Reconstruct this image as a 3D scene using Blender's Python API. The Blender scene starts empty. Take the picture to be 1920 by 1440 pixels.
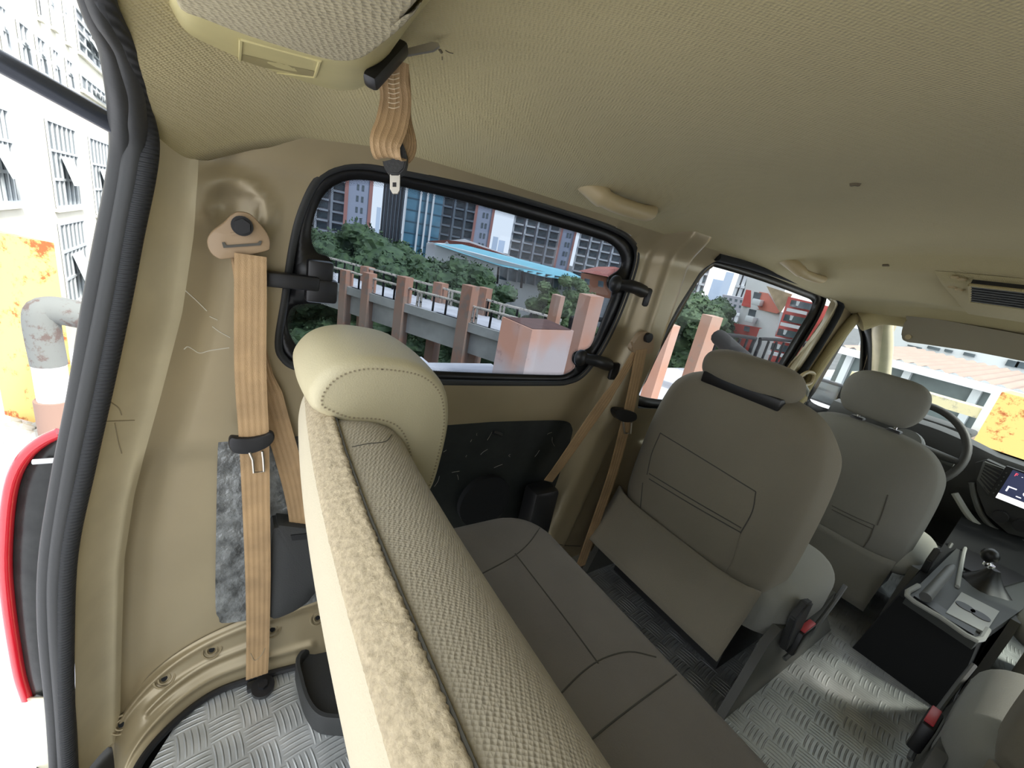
import bpy, bmesh, math, random
from mathutils import Vector, Matrix, noise
from mathutils.bvhtree import BVHTree
PI = math.pi
R = math.radians
random.seed(7)
scn = bpy.context.scene
COL = scn.collection

# ------------------------------------------------------------------ camera, world, lights
YAW, PIT, ROL, FPX = R(54.275), R(17.664), R(11.368), 785.1
CAM = Vector((0, 0, 1.0))                      # van floor is z = 0, x forward, y to the van's left
_f = Vector((math.cos(YAW)*math.cos(PIT), math.sin(YAW)*math.cos(PIT), -math.sin(PIT)))
_r0 = Vector((math.sin(YAW), -math.cos(YAW), 0)); _u0 = _r0.cross(_f)
_R = math.cos(ROL)*_r0 + math.sin(ROL)*_u0
_U = -math.sin(ROL)*_r0 + math.cos(ROL)*_u0
cd = bpy.data.cameras.new('camera'); cam = bpy.data.objects.new('camera', cd); COL.objects.link(cam)
cam.matrix_world = Matrix(((_R.x, _U.x, -_f.x, CAM.x), (_R.y, _U.y, -_f.y, CAM.y), (_R.z, _U.z, -_f.z, CAM.z), (0, 0, 0, 1)))
cd.sensor_width = 36; cd.lens = FPX*36/1920; cd.clip_start = 0.01; cd.clip_end = 2000
scn.camera = cam
scn.view_settings.view_transform = 'Standard'; scn.view_settings.look = 'None'
scn.view_settings.gamma = 1; scn.view_settings.use_curve_mapping = False
scn.view_settings.exposure = 0.42
w = bpy.data.worlds.new('world'); scn.world = w; w.use_nodes = True
nt = w.node_tree; bg = nt.nodes['Background']
tc = nt.nodes.new('ShaderNodeTexCoord'); sx = nt.nodes.new('ShaderNodeSeparateXYZ'); rmp = nt.nodes.new('ShaderNodeValToRGB')
nt.links.new(tc.outputs['Generated'], sx.inputs[0]); nt.links.new(sx.outputs['Z'], rmp.inputs[0]); nt.links.new(rmp.outputs[0], bg.inputs[0])
rmp.color_ramp.elements[0].position = 0.0; rmp.color_ramp.elements[0].color = (.96, .98, 1.0, 1)
rmp.color_ramp.elements[1].position = 0.45; rmp.color_ramp.elements[1].color = (.86, .92, 1.0, 1)
bg.inputs[1].default_value = 2.0
sd = bpy.data.lights.new('sun', 'SUN'); sun = bpy.data.objects.new('sun', sd); COL.objects.link(sun)
sd.energy = 5.0; sd.angle = R(12); sd.color = (1, .96, .88)
sun.rotation_euler = Vector((0.30, -0.60, 0.72)).to_track_quat('Z', 'Y').to_euler()   # shines in through the added gap in the right side door
sun.location = (0, 0, 30)
scn.cycles.max_bounces = 10; scn.cycles.diffuse_bounces = 5; scn.cycles.transparent_max_bounces = 12
scn.cycles.caustics_reflective = False; scn.cycles.caustics_refractive = False

# ------------------------------------------------------------------ measuring helpers
def ray(px, py):
    return ((px-960)*_R - (py-720)*_U + FPX*_f).normalized()
AX = {'x': 0, 'y': 1, 'z': 2}
def at(ax, val, px, py):
    d = ray(px, py); i = AX[ax]
    return CAM + d*((val-CAM[i])/d[i])
def far(px, py, r):
    d = ray(px, py); return CAM + d*(r/math.hypot(d.x, d.y))
def sstep(a, b, t):
    t = max(0, min(1, (t-a)/(b-a))) if a != b else 0
    return t*t*(3-2*t)
def interp(tab, t):
    if t <= tab[0][0]: return tab[0][1]
    for (a, va), (b, vb) in zip(tab, tab[1:]):
        if t <= b: return va + (vb-va)*(t-a)/(b-a)
    return tab[-1][1]
def smoothpts(pts, n=6, closed=False):
    pts = [Vector(p) for p in pts]; N = len(pts); out = []
    rng = range(N if closed else N-1)
    for i in rng:
        p0 = pts[(i-1) % N] if closed or i > 0 else pts[0]*2-pts[1]
        p1 = pts[i]; p2 = pts[(i+1) % N]
        p3 = pts[(i+2) % N] if closed or i+2 < N else p2*2-p1
        for k in range(n):
            t = k/n
            out.append(0.5*((2*p1)+(p2-p0)*t+(2*p0-5*p1+4*p2-p3)*t*t+(3*p1-p0-3*p2+p3)*t**3))
    if not closed: out.append(pts[-1])
    return out

# ------------------------------------------------------------------ materials
def mat(name, col, rough=.6, metal=0, var=.0, vscale=8, bump=0, bscale=300, btype='noise', dist=.002, spec=.5, col2=None, emit=0, sheen=0, coat=0):
    m = bpy.data.materials.new(name); m.use_nodes = True; n = m.node_tree.nodes; l = m.node_tree.links
    b = n['Principled BSDF']; b.inputs['Base Color'].default_value = (*col, 1); b.inputs['Roughness'].default_value = rough
    b.inputs['Metallic'].default_value = metal; b.inputs['Specular IOR Level'].default_value = spec
    if coat: b.inputs['Coat Weight'].default_value = coat; b.inputs['Coat Roughness'].default_value = .1
    if sheen: b.inputs['Sheen Weight'].default_value = sheen
    if emit: b.inputs['Emission Color'].default_value = (*col, 1); b.inputs['Emission Strength'].default_value = emit
    t = n.new('ShaderNodeTexCoord')
    if var or col2:
        nz = n.new('ShaderNodeTexNoise'); nz.inputs['Scale'].default_value = vscale; nz.inputs['Detail'].default_value = 6
        r = n.new('ShaderNodeValToRGB'); l.new(t.outputs['Object'], nz.inputs['Vector']); l.new(nz.outputs['Fac'], r.inputs[0]); l.new(r.outputs[0], b.inputs['Base Color'])
        c2 = col2 or tuple(c*(1-var) for c in col)
        r.color_ramp.elements[0].position = .35; r.color_ramp.elements[0].color = (*c2, 1)
        r.color_ramp.elements[1].position = .65; r.color_ramp.elements[1].color = (*col, 1)
    if bump:
        bp = n.new('ShaderNodeBump'); bp.inputs['Strength'].default_value = bump; bp.inputs['Distance'].default_value = dist
        if btype == 'weave':
            mp = n.new('ShaderNodeMapping'); l.new(t.outputs['Object'], mp.inputs[0]); mp.inputs['Rotation'].default_value = (R(35), R(35), R(35))
            a = n.new('ShaderNodeTexVoronoi'); a.inputs['Scale'].default_value = bscale; a.inputs['Randomness'].default_value = .25
            l.new(mp.outputs[0], a.inputs['Vector']); h = a.outputs['Distance']
        elif btype == 'rib':
            a = n.new('ShaderNodeTexWave'); a.inputs['Scale'].default_value = bscale; a.bands_direction = 'Z'
            l.new(t.outputs['Object'], a.inputs['Vector']); h = a.outputs['Fac']
        else:
            a = n.new('ShaderNodeTexNoise'); a.inputs['Scale'].default_value = bscale; a.inputs['Detail'].default_value = 4
            l.new(t.outputs['Object'], a.inputs['Vector']); h = a.outputs['Fac']
        l.new(h, bp.inputs['Height']); l.new(bp.outputs[0], b.inputs['Normal'])
    return m
def glass(name, tint, gl=.06):
    m = bpy.data.materials.new(name); m.use_nodes = True; n = m.node_tree.nodes; l = m.node_tree.links; n.clear()
    o = n.new('ShaderNodeOutputMaterial'); t = n.new('ShaderNodeBsdfTransparent'); g = n.new('ShaderNodeBsdfGlossy'); x = n.new('ShaderNodeMixShader')
    t.inputs[0].default_value = (*tint, 1); g.inputs['Roughness'].default_value = .02; x.inputs[0].default_value = gl
    l.new(t.outputs[0], x.inputs[1]); l.new(g.outputs[0], x.inputs[2]); l.new(x.outputs[0], o.inputs[0]); return m
def rusty(name, paint, rust, thr=.55, scale=3, rough=.8, pale=None):
    m = bpy.data.materials.new(name); m.use_nodes = True; n = m.node_tree.nodes; l = m.node_tree.links; b = n['Principled BSDF']
    t = n.new('ShaderNodeTexCoord'); a = n.new('ShaderNodeTexNoise'); a.inputs['Scale'].default_value = scale; a.inputs['Detail'].default_value = 10; a.inputs['Roughness'].default_value = .75
    r = n.new('ShaderNodeValToRGB'); l.new(t.outputs['Object'], a.inputs[0]); l.new(a.outputs['Fac'], r.inputs[0])
    r.color_ramp.elements[0].position = thr; r.color_ramp.elements[0].color = (*paint, 1)
    r.color_ramp.elements[1].position = thr+.07; r.color_ramp.elements[1].color = (*rust, 1)
    if pale:
        a2 = n.new('ShaderNodeTexNoise'); a2.inputs['Scale'].default_value = scale*.35; a2.inputs['Detail'].default_value = 3
        r2 = n.new('ShaderNodeValToRGB'); r2.color_ramp.elements[0].position = .42; r2.color_ramp.elements[1].position = .58
        mx = n.new('ShaderNodeMixRGB'); l.new(t.outputs['Object'], a2.inputs[0]); l.new(a2.outputs['Fac'], r2.inputs[0]); l.new(r2.outputs[0], mx.inputs[0])
        l.new(r.outputs[0], mx.inputs[1]); mx.inputs[2].default_value = (*pale, 1); l.new(mx.outputs[0], b.inputs['Base Color'])
    else: l.new(r.outputs[0], b.inputs['Base Color'])
    b.inputs['Roughness'].default_value = rough; return m
def tread_plate(name):
    m = bpy.data.materials.new(name); m.use_nodes = True; n = m.node_tree.nodes; l = m.node_tree.links; b = n['Principled BSDF']
    def M(op, a, c=None, d=None):
        k = n.new('ShaderNodeMath'); k.operation = op
        for i, v in enumerate((a, c, d)):
            if v is None: continue
            if isinstance(v, (int, float)): k.inputs[i].default_value = v
            else: l.new(v, k.inputs[i])
        return k.outputs[0]
    t = n.new('ShaderNodeNewGeometry'); s = n.new('ShaderNodeSeparateXYZ'); l.new(t.outputs['Position'], s.inputs[0])
    S = 1/.052
    ca, sa = math.cos(R(8)), math.sin(R(8))
    u = M('ADD', M('MULTIPLY', s.outputs['X'], S*ca), M('MULTIPLY', s.outputs['Y'], S*sa)); v = M('SUBTRACT', M('MULTIPLY', s.outputs['Y'], S*ca), M('MULTIPLY', s.outputs['X'], S*sa))
    fu = M('FLOOR', u); fv = M('FLOOR', v)
    par = M('MODULO', M('ABSOLUTE', M('ADD', fu, fv)), 2.0); par = M('GREATER_THAN', par, .5)
    lu = M('SUBTRACT', M('SUBTRACT', u, fu), .5); lv = M('SUBTRACT', M('SUBTRACT', v, fv), .5)
    ip = M('SUBTRACT', 1.0, par)
    a = M('ADD', M('MULTIPLY', lu, par), M('MULTIPLY', lv, ip)); bb = M('ADD', M('MULTIPLY', lv, par), M('MULTIPLY', lu, ip))
    a2 = M('ADD', a, M('MULTIPLY', M('MULTIPLY', bb, bb), .12))
    wv = M('COSINE', M('MULTIPLY', a2, 2*PI*5))
    win = M('MULTIPLY', M('LESS_THAN', M('ABSOLUTE', a2), .5), M('SUBTRACT', 1.0, M('POWER', M('ABSOLUTE', M('DIVIDE', bb, .52)), 2.5)))
    h = M('MAXIMUM', 0.0, M('MULTIPLY', M('SUBTRACT', wv, .3), win))
    bp = n.new('ShaderNodeBump'); bp.inputs['Strength'].default_value = .9; bp.inputs['Distance'].default_value = .0022
    l.new(h, bp.inputs['Height']); l.new(bp.outputs[0], b.inputs['Normal'])
    nz = n.new('ShaderNodeTexNoise'); nz.inputs['Scale'].default_value = 9; nz.inputs['Detail'].default_value = 8; l.new(t.outputs['Position'], nz.inputs[0])
    r = n.new('ShaderNodeValToRGB'); l.new(nz.outputs['Fac'], r.inputs[0]); r.color_ramp.elements[0].position = .3; r.color_ramp.elements[1].position = .7
    r.color_ramp.elements[0].color = (.42, .44, .43, 1); r.color_ramp.elements[1].color = (.75, .77, .76, 1); l.new(r.outputs[0], b.inputs['Base Color'])
    b.inputs['Metallic'].default_value = .6
    l.new(M('ADD', .30, M('MULTIPLY', nz.outputs['Fac'], .25)), b.inputs['Roughness']); return m
def brickmat(name, c1, c2, mortar, scale=1, bw=.5, bh=.25, rough=.8):
    m = bpy.data.materials.new(name); m.use_nodes = True; n = m.node_tree.nodes; l = m.node_tree.links; b = n['Principled BSDF']
    t = n.new('ShaderNodeTexCoord'); mp = n.new('ShaderNodeMapping'); mp.inputs['Rotation'].default_value = (R(90), 0, R(90))
    br = n.new('ShaderNodeTexBrick'); br.inputs['Color1'].default_value = (*c1, 1); br.inputs['Color2'].default_value = (*c2, 1); br.inputs['Mortar'].default_value = (*mortar, 1)
    br.inputs['Scale'].default_value = scale; br.inputs['Brick Width'].default_value = bw; br.inputs['Row Height'].default_value = bh
    l.new(t.outputs['Object'], mp.inputs[0]); l.new(mp.outputs[0], br.inputs[0]); l.new(br.outputs[0], b.inputs['Base Color']); b.inputs['Roughness'].default_value = rough; return m

BODY = mat('champagne_body_paint', (.385, .315, .19), .36, .30, var=.10, vscale=5, bump=.05, bscale=60, coat=.2)
BODY_LIT = mat('champagne_paint_lit', (.60, .525, .345), .42, .05, var=.12, vscale=14, bump=.06, bscale=90)  # lit copy of body paint: rear daylight on the pillar put into colour
HEAD = mat('olive_beige_headliner', (.49, .415, .215), .95, bump=.6, bscale=340, btype='weave', var=.08, vscale=3, sheen=.08)
PODF = mat('knit_cover_fabric', (.40, .345, .21), .95, bump=.7, bscale=300, btype='weave', sheen=.08)
PODP = mat('yellowed_plastic', (.55, .48, .22), .5, var=.1, vscale=10)
BEIGEP = mat('beige_handle_plastic', (.50, .40, .22), .45)
WOVEN = mat('woven_seat_cloth', (.43, .38, .28), .9, bump=.7, bscale=380, btype='weave', var=.08, vscale=6, sheen=.08)
BOUCLE = mat('boucle_back_carpet', (.46, .38, .25), .98, bump=.6, bscale=420, dist=.002, var=.25, vscale=260)
SMOOTHC = mat('smooth_cream_back_cloth', (.52, .46, .33), .9, bump=.3, bscale=600)
VINYL = mat('cream_vinyl', (.52, .46, .29), .5, bump=.25, bscale=500)
GREYC = mat('grey_suede_cloth', (.25, .225, .20), .95, bump=.35, bscale=500, var=.12, vscale=7, sheen=.1)
SEATB = mat('taupe_seat_back_cloth', (.27, .24, .178), .9, bump=.4, bscale=500, var=.10, vscale=4, sheen=.08)
SEATM = SEATB; SEATF = mat('grey_front_seat_cloth', (.20, .195, .165), .9, bump=.4, bscale=500, var=.10, vscale=4, sheen=.05)
SEATC = mat('grey_seat_cloth', (.30, .30, .26), .9, bump=.4, bscale=500, var=.08, vscale=5, sheen=.08)
SEAM = mat('dark_seam', (.10, .095, .08), .9)
STITCH = mat('tan_stitching', (.30, .25, .16), .8)
BELT = mat('tan_seat_belt_webbing', (.50, .325, .16), .6, var=.30, vscale=14, bump=.4, bscale=900, sheen=.05)
BELTP = mat('tan_belt_guide_plastic', (.37, .26, .155), .45)
BLACK = mat('black_plastic', (.012, .012, .013), .4)
DKGREY = mat('charcoal_plastic', (.035, .036, .035), .55, bump=.2, bscale=400)
MIDGREY = mat('grey_trim_plastic', (.12, .125, .12), .5)
TRAYGREY = mat('light_grey_console_plastic', (.42, .43, .40), .45)
RUBBER = mat('grey_black_rubber', (.028, .029, .028), .55, bump=.15, bscale=120)
RUBBERD = mat('dark_ribbed_rubber', (.02, .021, .022), .7, bump=.9, bscale=60, btype='rib')
FRIT = mat('black_glass_border', (.006, .006, .007), .35)
FELT = mat('black_felt', (.006, .007, .008), .9)
METAL = mat('zinc_metal', (.55, .52, .45), .32, .9)
CHROME = mat('chrome', (.8, .8, .8), .12, 1)
PUTTY = mat('silver_foil_damping', (.30, .31, .30), .32, .4, var=.7, vscale=30, bump=1, bscale=45, dist=.006)
PUTTYD = mat('black_film_damping', (.022, .026, .024), .4, .0, var=.4, vscale=14, bump=.8, bscale=30)
RED = mat('red_lens', (.75, .015, .03), .15, coat=1)
REDP = mat('red_button', (.55, .05, .06), .4)
LENS = mat('smoked_lens', (.03, .032, .03), .25, var=.4, vscale=30, spec=.3)
PANELC = mat('cream_exterior_paint', (.66, .62, .45), .3, coat=.5)
TREAD = tread_plate('aluminium_tread_plate')
TINT = glass('tinted_glass', (.27, .31, .36), .02); CLEAR = glass('clear_glass', (.88, .92, .90), .02); MIDTINT = glass('light_tint_glass', (.58, .61, .63), .015)
WSHIELD = glass('windshield_glass', (.8, .85, .82), .02)

# ------------------------------------------------------------------ mesh helpers
WL = {}
def finish(o, parent):
    if parent is not None:
        o.parent = parent; o.matrix_parent_inverse = Matrix.Translation(-WL[parent])
def obj(name, bm, m, parent=None, sharp=38, mods=()):
    bmesh.ops.recalc_face_normals(bm, faces=bm.faces)
    lo = Vector((1e9,)*3); hi = -lo
    for v in bm.verts:
        for i in range(3): lo[i] = min(lo[i], v.co[i]); hi[i] = max(hi[i], v.co[i])
    c = (lo+hi)/2
    if parent is None: c.z = lo.z
    for v in bm.verts: v.co -= c
    me = bpy.data.meshes.new(name); bm.to_mesh(me); bm.free()
    me.materials.append(m)
    for p in me.polygons: p.use_smooth = True
    me.set_sharp_from_angle(angle=R(sharp))
    o = bpy.data.objects.new(name, me); COL.objects.link(o); o.location = c; WL[o] = c.copy(); finish(o, parent)
    for t, kw in mods:
        md = o.modifiers.new(t, t)
        for k, v in kw.items(): setattr(md, k, v)
    return o
def thing(name, loc, label, cat, group=None):
    o = bpy.data.objects.new(name, None); COL.objects.link(o); o.location = loc; o.empty_display_size = .05; WL[o] = Vector(loc)
    tag(o, label, cat, group); return o
def tag(o, label=None, cat=None, group=None, kind=None):
    if label: o['label'] = label
    if cat: o['category'] = cat
    if group: o['group'] = group
    if kind: o['kind'] = kind
    return o
def struct(name, bm, m, **k): o = obj(name, bm, m, **k); o['kind'] = 'structure'; return o
def semp(name, loc):
    o = bpy.data.objects.new(name, None); COL.objects.link(o); o.location = loc; WL[o] = Vector(loc); o['kind'] = 'structure'; return o
def dup(o, mv, label=None, parent=None):
    c = o.copy(); COL.objects.link(c)
    if parent is None: c.location = o.location + Vector(mv); WL[c] = WL[o]+Vector(mv)
    else: c.parent = parent; WL[c] = WL[o]+Vector(mv)
    if label: c['label'] = label
    for ch in [q for q in WL if q.parent == o]: dup(ch, mv, None, c)
    return c
def partcopy(o, pos, parent):
    c = o.copy(); COL.objects.link(c); c.location = pos; WL[c] = Vector(pos)
    return c
BM = bmesh.new
def loft(bm, rings, cap=True, closed=True):
    vs = [[bm.verts.new(p) for p in r] for r in rings]; n = len(vs[0])
    for a, b in zip(vs, vs[1:]):
        for i in range(n if closed else n-1):
            j = (i+1) % n
            bm.faces.new((a[i], a[j], b[j], b[i]))
    if cap and closed: bm.faces.new(vs[0]); bm.faces.new(list(reversed(vs[-1])))
    return vs
def grid(bm, fn, nu, nv):
    return loft(bm, [[fn(i/nu, j/nv) for j in range(nv+1)] for i in range(nu+1)], cap=False, closed=False)
def tube(bm, pts, r, n=10, cap=True):
    pts = [Vector(p) for p in pts]; rings = []; up = None
    for i, p in enumerate(pts):
        t = (pts[min(i+1, len(pts)-1)]-pts[max(i-1, 0)])
        if t.length < 1e-9: continue
        t.normalize()
        if up is None:
            up = Vector((0, 0, 1)) if abs(t.z) < .9 else Vector((1, 0, 0))
        s = t.cross(up).normalized(); up = s.cross(t).normalized()
        rr = r[i] if isinstance(r, (list, tuple)) else r
        rings.append([p+rr*(math.cos(2*PI*k/n)*s+math.sin(2*PI*k/n)*up) for k in range(n)])
    loft(bm, rings, cap)
def ctube(bm, pts, r, n=10):
    pts = [Vector(p) for p in pts]; N = len(pts)
    c = sum(pts, Vector())/N; nrm = Vector()
    for i in range(N): nrm += (pts[i]-c).cross(pts[(i+1) % N]-c)
    nrm.normalize(); rings = []
    for i, p in enumerate(pts):
        t = (pts[(i+1) % N]-pts[(i-1) % N]).normalized(); s = t.cross(nrm).normalized()
        rings.append([p+r*(math.cos(2*PI*k/n)*s+math.sin(2*PI*k/n)*nrm) for k in range(n)])
    vs = [[bm.verts.new(p) for p in q] for q in rings]
    for i in range(N):
        a, b = vs[i], vs[(i+1) % N]
        for k in range(n): j = (k+1) % n; bm.faces.new((a[k], a[j], b[j], b[k]))
def prism(bm, poly, vec):
    vec = Vector(vec); loft(bm, [[Vector(p) for p in poly], [Vector(p)+vec for p in poly]])
def box(bm, lo, hi, bev=0, seg=2):
    lo = Vector(lo); hi = Vector(hi); c = (lo+hi)/2; s = hi-lo
    r = bmesh.ops.create_cube(bm, size=1, matrix=Matrix.Translation(c) @ Matrix.Diagonal((*[abs(q) for q in s], 1)))
    if bev:
        es = list({e for v in r['verts'] for e in v.link_edges})
        bmesh.ops.bevel(bm, geom=es, offset=bev, segments=seg, affect='EDGES', profile=.5)
def obox(bm, c, sx, sy, sz, rot=None, bev=0, seg=2):
    M = Matrix.Translation(c) @ (rot.to_4x4() if rot is not None else Matrix.Identity(4)) @ Matrix.Diagonal((sx, sy, sz, 1))
    r = bmesh.ops.create_cube(bm, size=1, matrix=M)
    if bev:
        es = list({e for v in r['verts'] for e in v.link_edges})
        bmesh.ops.bevel(bm, geom=es, offset=bev, segments=seg, affect='EDGES', profile=.5)
def disc(bm, c, axis, r, h, n=24, r2=None):
    axis = Vector(axis).normalized(); M = Matrix.Translation(Vector(c)) @ axis.to_track_quat('Z', 'Y').to_matrix().to_4x4()
    bmesh.ops.create_cone(bm, cap_ends=True, segments=n, radius1=r, radius2=r if r2 is None else r2, depth=h, matrix=M)
def ball(bm, c, s, u=16, v=10):
    bmesh.ops.create_uvsphere(bm, u_segments=u, v_segments=v, radius=1, matrix=Matrix.Translation(Vector(c)) @ Matrix.Diagonal((*s, 1)))
def plate(bm, P, vec, inset=.06, rnd=.25):
    """flat part with its eye-side edge rounded over"""
    c = sum(P, Vector())/len(P); v = Vector(vec)
    loft(bm, [[p+v for p in P], [p+v*rnd for p in P], [p+(c-p)*inset*.3+v*rnd*.3 for p in P], [p+(c-p)*inset for p in P], [p+(c-p)*.6-v*.02 for p in P]])
def ribbon(bm, pts, wv, width, th=.0016, nr=10, ridge=.0006):
    """webbing with fine lengthwise ridges; pts centre line, wv width direction(s), width scalar or list"""
    pts = [Vector(p) for p in pts]; rings = []
    for i, p in enumerate(pts):
        t = (pts[min(i+1, len(pts)-1)]-pts[max(i-1, 0)]).normalized()
        wd = Vector(wv[i] if isinstance(wv, list) else wv); wd = (wd - t*wd.dot(t)).normalized(); nn = t.cross(wd)
        W = width[i] if isinstance(width, list) else width
        top = []; bot = []
        for k in range(nr*2+1):
            s = k/(nr*2)-.5; hgt = th/2 + (ridge if k % 4 == 2 else 0)
            top.append(p+wd*(s*W)+nn*hgt); bot.append(p+wd*(s*W)-nn*hgt)
        rings.append(top+bot[::-1])
    loft(bm, rings)
def fill_ring(bm, outer, inner):
    es = []
    for lp in (outer, inner):
        if not lp: continue
        vs = [bm.verts.new(p) for p in lp]
        for a, b in zip(vs, vs[1:]+vs[:1]): es.append(bm.edges.new((a, b)))
    bmesh.ops.triangle_fill(bm, use_beauty=True, edges=es)
def inside(poly, x, z):
    c = False; n = len(poly)
    for i in range(n):
        x1, z1 = poly[i]; x2, z2 = poly[(i+1) % n]
        if (z1 > z) != (z2 > z) and x < (x2-x1)*(z-z1)/(z2-z1)+x1: c = not c
    return c
def on_surface(o, pxs, off=.001):
    """points on object o's mesh under the given picture points, lifted a little towards the eye"""
    bm = BM(); bm.from_mesh(o.data); bmesh.ops.translate(bm, verts=bm.verts, vec=WL[o]); t = BVHTree.FromBMesh(bm); bm.free(); out = []
    for p in pxs:
        d = ray(*p); h = t.ray_cast(CAM, d)
        if h[0] is not None: out.append(h[0]-d*off)
    return out
def seam(name, o, pxs, r=.0012, m=None, lab=None, n=5):
    pts = smoothpts([(a, b, 0) for a, b in pxs], n)
    q = on_surface(o, [(p.x, p.y) for p in pts], r*.2)
    if len(q) < 2: return None
    bm = BM(); tube(bm, q, r, 6); s = obj(name, bm, m or SEAM, o)
    if lab: s['label'] = lab
    return s

# ================================================================== VAN SHELL
# outlines of the side windows, measured on the side plane
YG = .800
def pl(pts, y): return [at('y', y, a, b) for a, b in pts]
W1_OUT = [(520, 640), (532, 560), (545, 470), (562, 400), (592, 338), (630, 313), (680, 308), (740, 318), (830, 336), (960, 366), (1080, 403), (1150, 428), (1183, 450), (1194, 478), (1185, 520), (1160, 590), (1128, 655), (1095, 700), (1065, 716), (1020, 719), (800, 716), (640, 705), (560, 690), (530, 672)]
W1_IN = [(583, 430), (590, 400), (606, 366), (634, 344), (668, 337), (710, 341), (780, 356), (880, 380), (1000, 413), (1110, 444), (1148, 460), (1164, 484), (1160, 505), (1140, 520), (1138, 536), (1147, 550), (1140, 570), (1112, 640), (1098, 655), (1077, 660), (1072, 675), (1078, 688), (1060, 701), (1030, 703), (900, 699), (790, 694), (660, 685), (585, 668), (556, 648), (540, 618), (540, 590), (556, 571), (606, 567), (620, 558), (622, 540), (622, 500), (615, 482), (595, 474), (584, 455)]
W2_OUT = [(1195, 765), (1200, 720), (1228, 655), (1270, 575), (1310, 512), (1330, 490), (1348, 486), (1420, 506), (1500, 532), (1540, 547), (1546, 562), (1530, 600), (1490, 665), (1440, 740), (1420, 770), (1300, 768)]
W2_IN = [(1200, 742), (1210, 715), (1240, 650), (1275, 585), (1310, 525), (1332, 503), (1348, 503), (1430, 528), (1500, 554), (1521, 564), (1520, 578), (1500, 612), (1460, 680), (1420, 748), (1300, 752)]
FD_IN = [(1520, 752), (1530, 730), (1570, 660), (1596, 616), (1604, 607), (1611, 625), (1613, 650), (1608, 720), (1596, 768), (1560, 768)]
FD_OUT = [(1508, 775), (1516, 730), (1556, 660), (1588, 610), (1606, 596), (1622, 618), (1626, 650), (1620, 730), (1606, 785), (1560, 790)]
def xz(pts, y): return [(p.x, p.z) for p in pl(pts, y)]
w1o = [(p.x, p.z) for p in smoothpts(pl(W1_OUT, .788), 5, True)]; w2o = xz(W2_OUT, .79); fdo = xz(FD_OUT, .77)
PIL_IN = sorted([(p.z, p.x) for p in pl([(352, 268), (350, 330), (343, 440), (322, 587), (285, 733), (250, 860), (230, 940), (212, 1061), (208, 1222), (206, 1384), (206, 1500)], .772)])
PIL_OUT = sorted([(p.z, p.x) for p in pl([(292, 256), (283, 320), (265, 400), (236, 587), (203, 733), (168, 880), (139, 1021), (135, 1122), (141, 1263), (142, 1440), (142, 1560)], .715)])
DISH = at('y', .785, 441, 392)
def ywall(x, z):
    y = .788 + .014*sstep(.60, .54, z)
    y -= .045*sstep(1.04, 1.14, z)
    xr = interp(PIL_IN, z)
    y += .018*sstep(0, .05, x-xr)-.018                                     # wall sinks outward past the pillar
    xb = interp([(0, .80), (.2, .845), (.45, .90), (.8, .985), (1.1, 1.0)], z)  # the post between the two side windows
    y -= .045*(1-sstep(.035, .085, abs(x-xb)))
    d = math.hypot(x-DISH.x, z-DISH.z)
    y -= .010*math.exp(-((d-.040)/.007)**2)*(1 if z > DISH.z-.01 else max(0, 1-(DISH.z-.01-z)/.04))
    y += .010*math.exp(-(d/.030)**4)
    y += .03*sstep(.16, .02, z)*sstep(.75, .85, x)
    if x > 1.1: y -= .02*sstep(.48, .44, z)*sstep(1.1, 1.16, x)
    y -= .035*sstep(1.95, 2.05, x)*(1-sstep(2.7, 2.9, x))*.6
    return y
bm = BM()
NX, NZ = 250, 110
zs = [-.02+1.17*j/NZ for j in range(NZ+1)]
cols = []
for i in range(-10, NX+1):
    c = []
    for z in zs:
        xi = interp(PIL_IN, z)+.012; xo = interp(PIL_OUT, z)
        if i < 0:
            t = (i+10)/10; x = xo+(xi-xo)*t; y = .715+(.770-.715)*math.sin(t*PI/2)**1.0
            if i > -1: pass
        else:
            x = xi+(3.05-xi)*(i/NX); y = ywall(x, z)
        c.append(Vector((x, y, z)))
    cols.append(c)
vs = [[bm.verts.new(p) for p in c] for c in cols]
for i in range(len(vs)-1):
    for j in range(NZ):
        q = (vs[i][j], vs[i+1][j], vs[i+1][j+1], vs[i][j+1])
        cx = sum(v.co.x for v in q)/4; cz = sum(v.co.z for v in q)/4
        if i >= 10 and (inside(w1o, cx, cz) or inside(w2o, cx, cz) or inside(fdo, cx, cz)): continue
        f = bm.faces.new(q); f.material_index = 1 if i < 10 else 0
for v in bm.verts:                                                        # snap the cut edges onto the window outlines
    if v.is_boundary and .03 < v.co.z < 1.12 and v.co.x > interp(PIL_IN, v.co.z)+.03 and v.co.x < 3.0:
        best = None
        for poly in (w1o, w2o, fdo):
            for k in range(len(poly)):
                a, b = Vector(poly[k]), Vector(poly[(k+1) % len(poly)]); p = Vector((v.co.x, v.co.z)); e = b-a; tt = max(0, min(1, (p-a).dot(e)/max(1e-9, e.length_squared))); q = a+e*tt; dd = (q-p).length
                if best is None or dd < best[0]: best = (dd, q)
        if best[0] < .03: v.co.x, v.co.z = best[1]
wall = struct('wall_left', bm, BODY, sharp=80)
wall.data.materials.append(BODY_LIT)
# scratches on the pillar recess
for pts in ([(345, 655), (352, 650), (362, 655), (375, 662), (395, 657), (430, 652)], [(348, 545), (370, 565), (388, 583)], [(393, 593), (408, 600)], [(398, 612), (412, 622), (432, 633)], [(195, 790), (225, 789), (252, 788)], [(215, 793), (222, 830), (228, 850)], [(205, 752), (222, 765), (228, 778)]):
    seam('scratch', wall, pts, .0008, mat('pale_scratch', (.62, .58, .46), .7) if pts[0][0] > 330 else STITCH)
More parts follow.
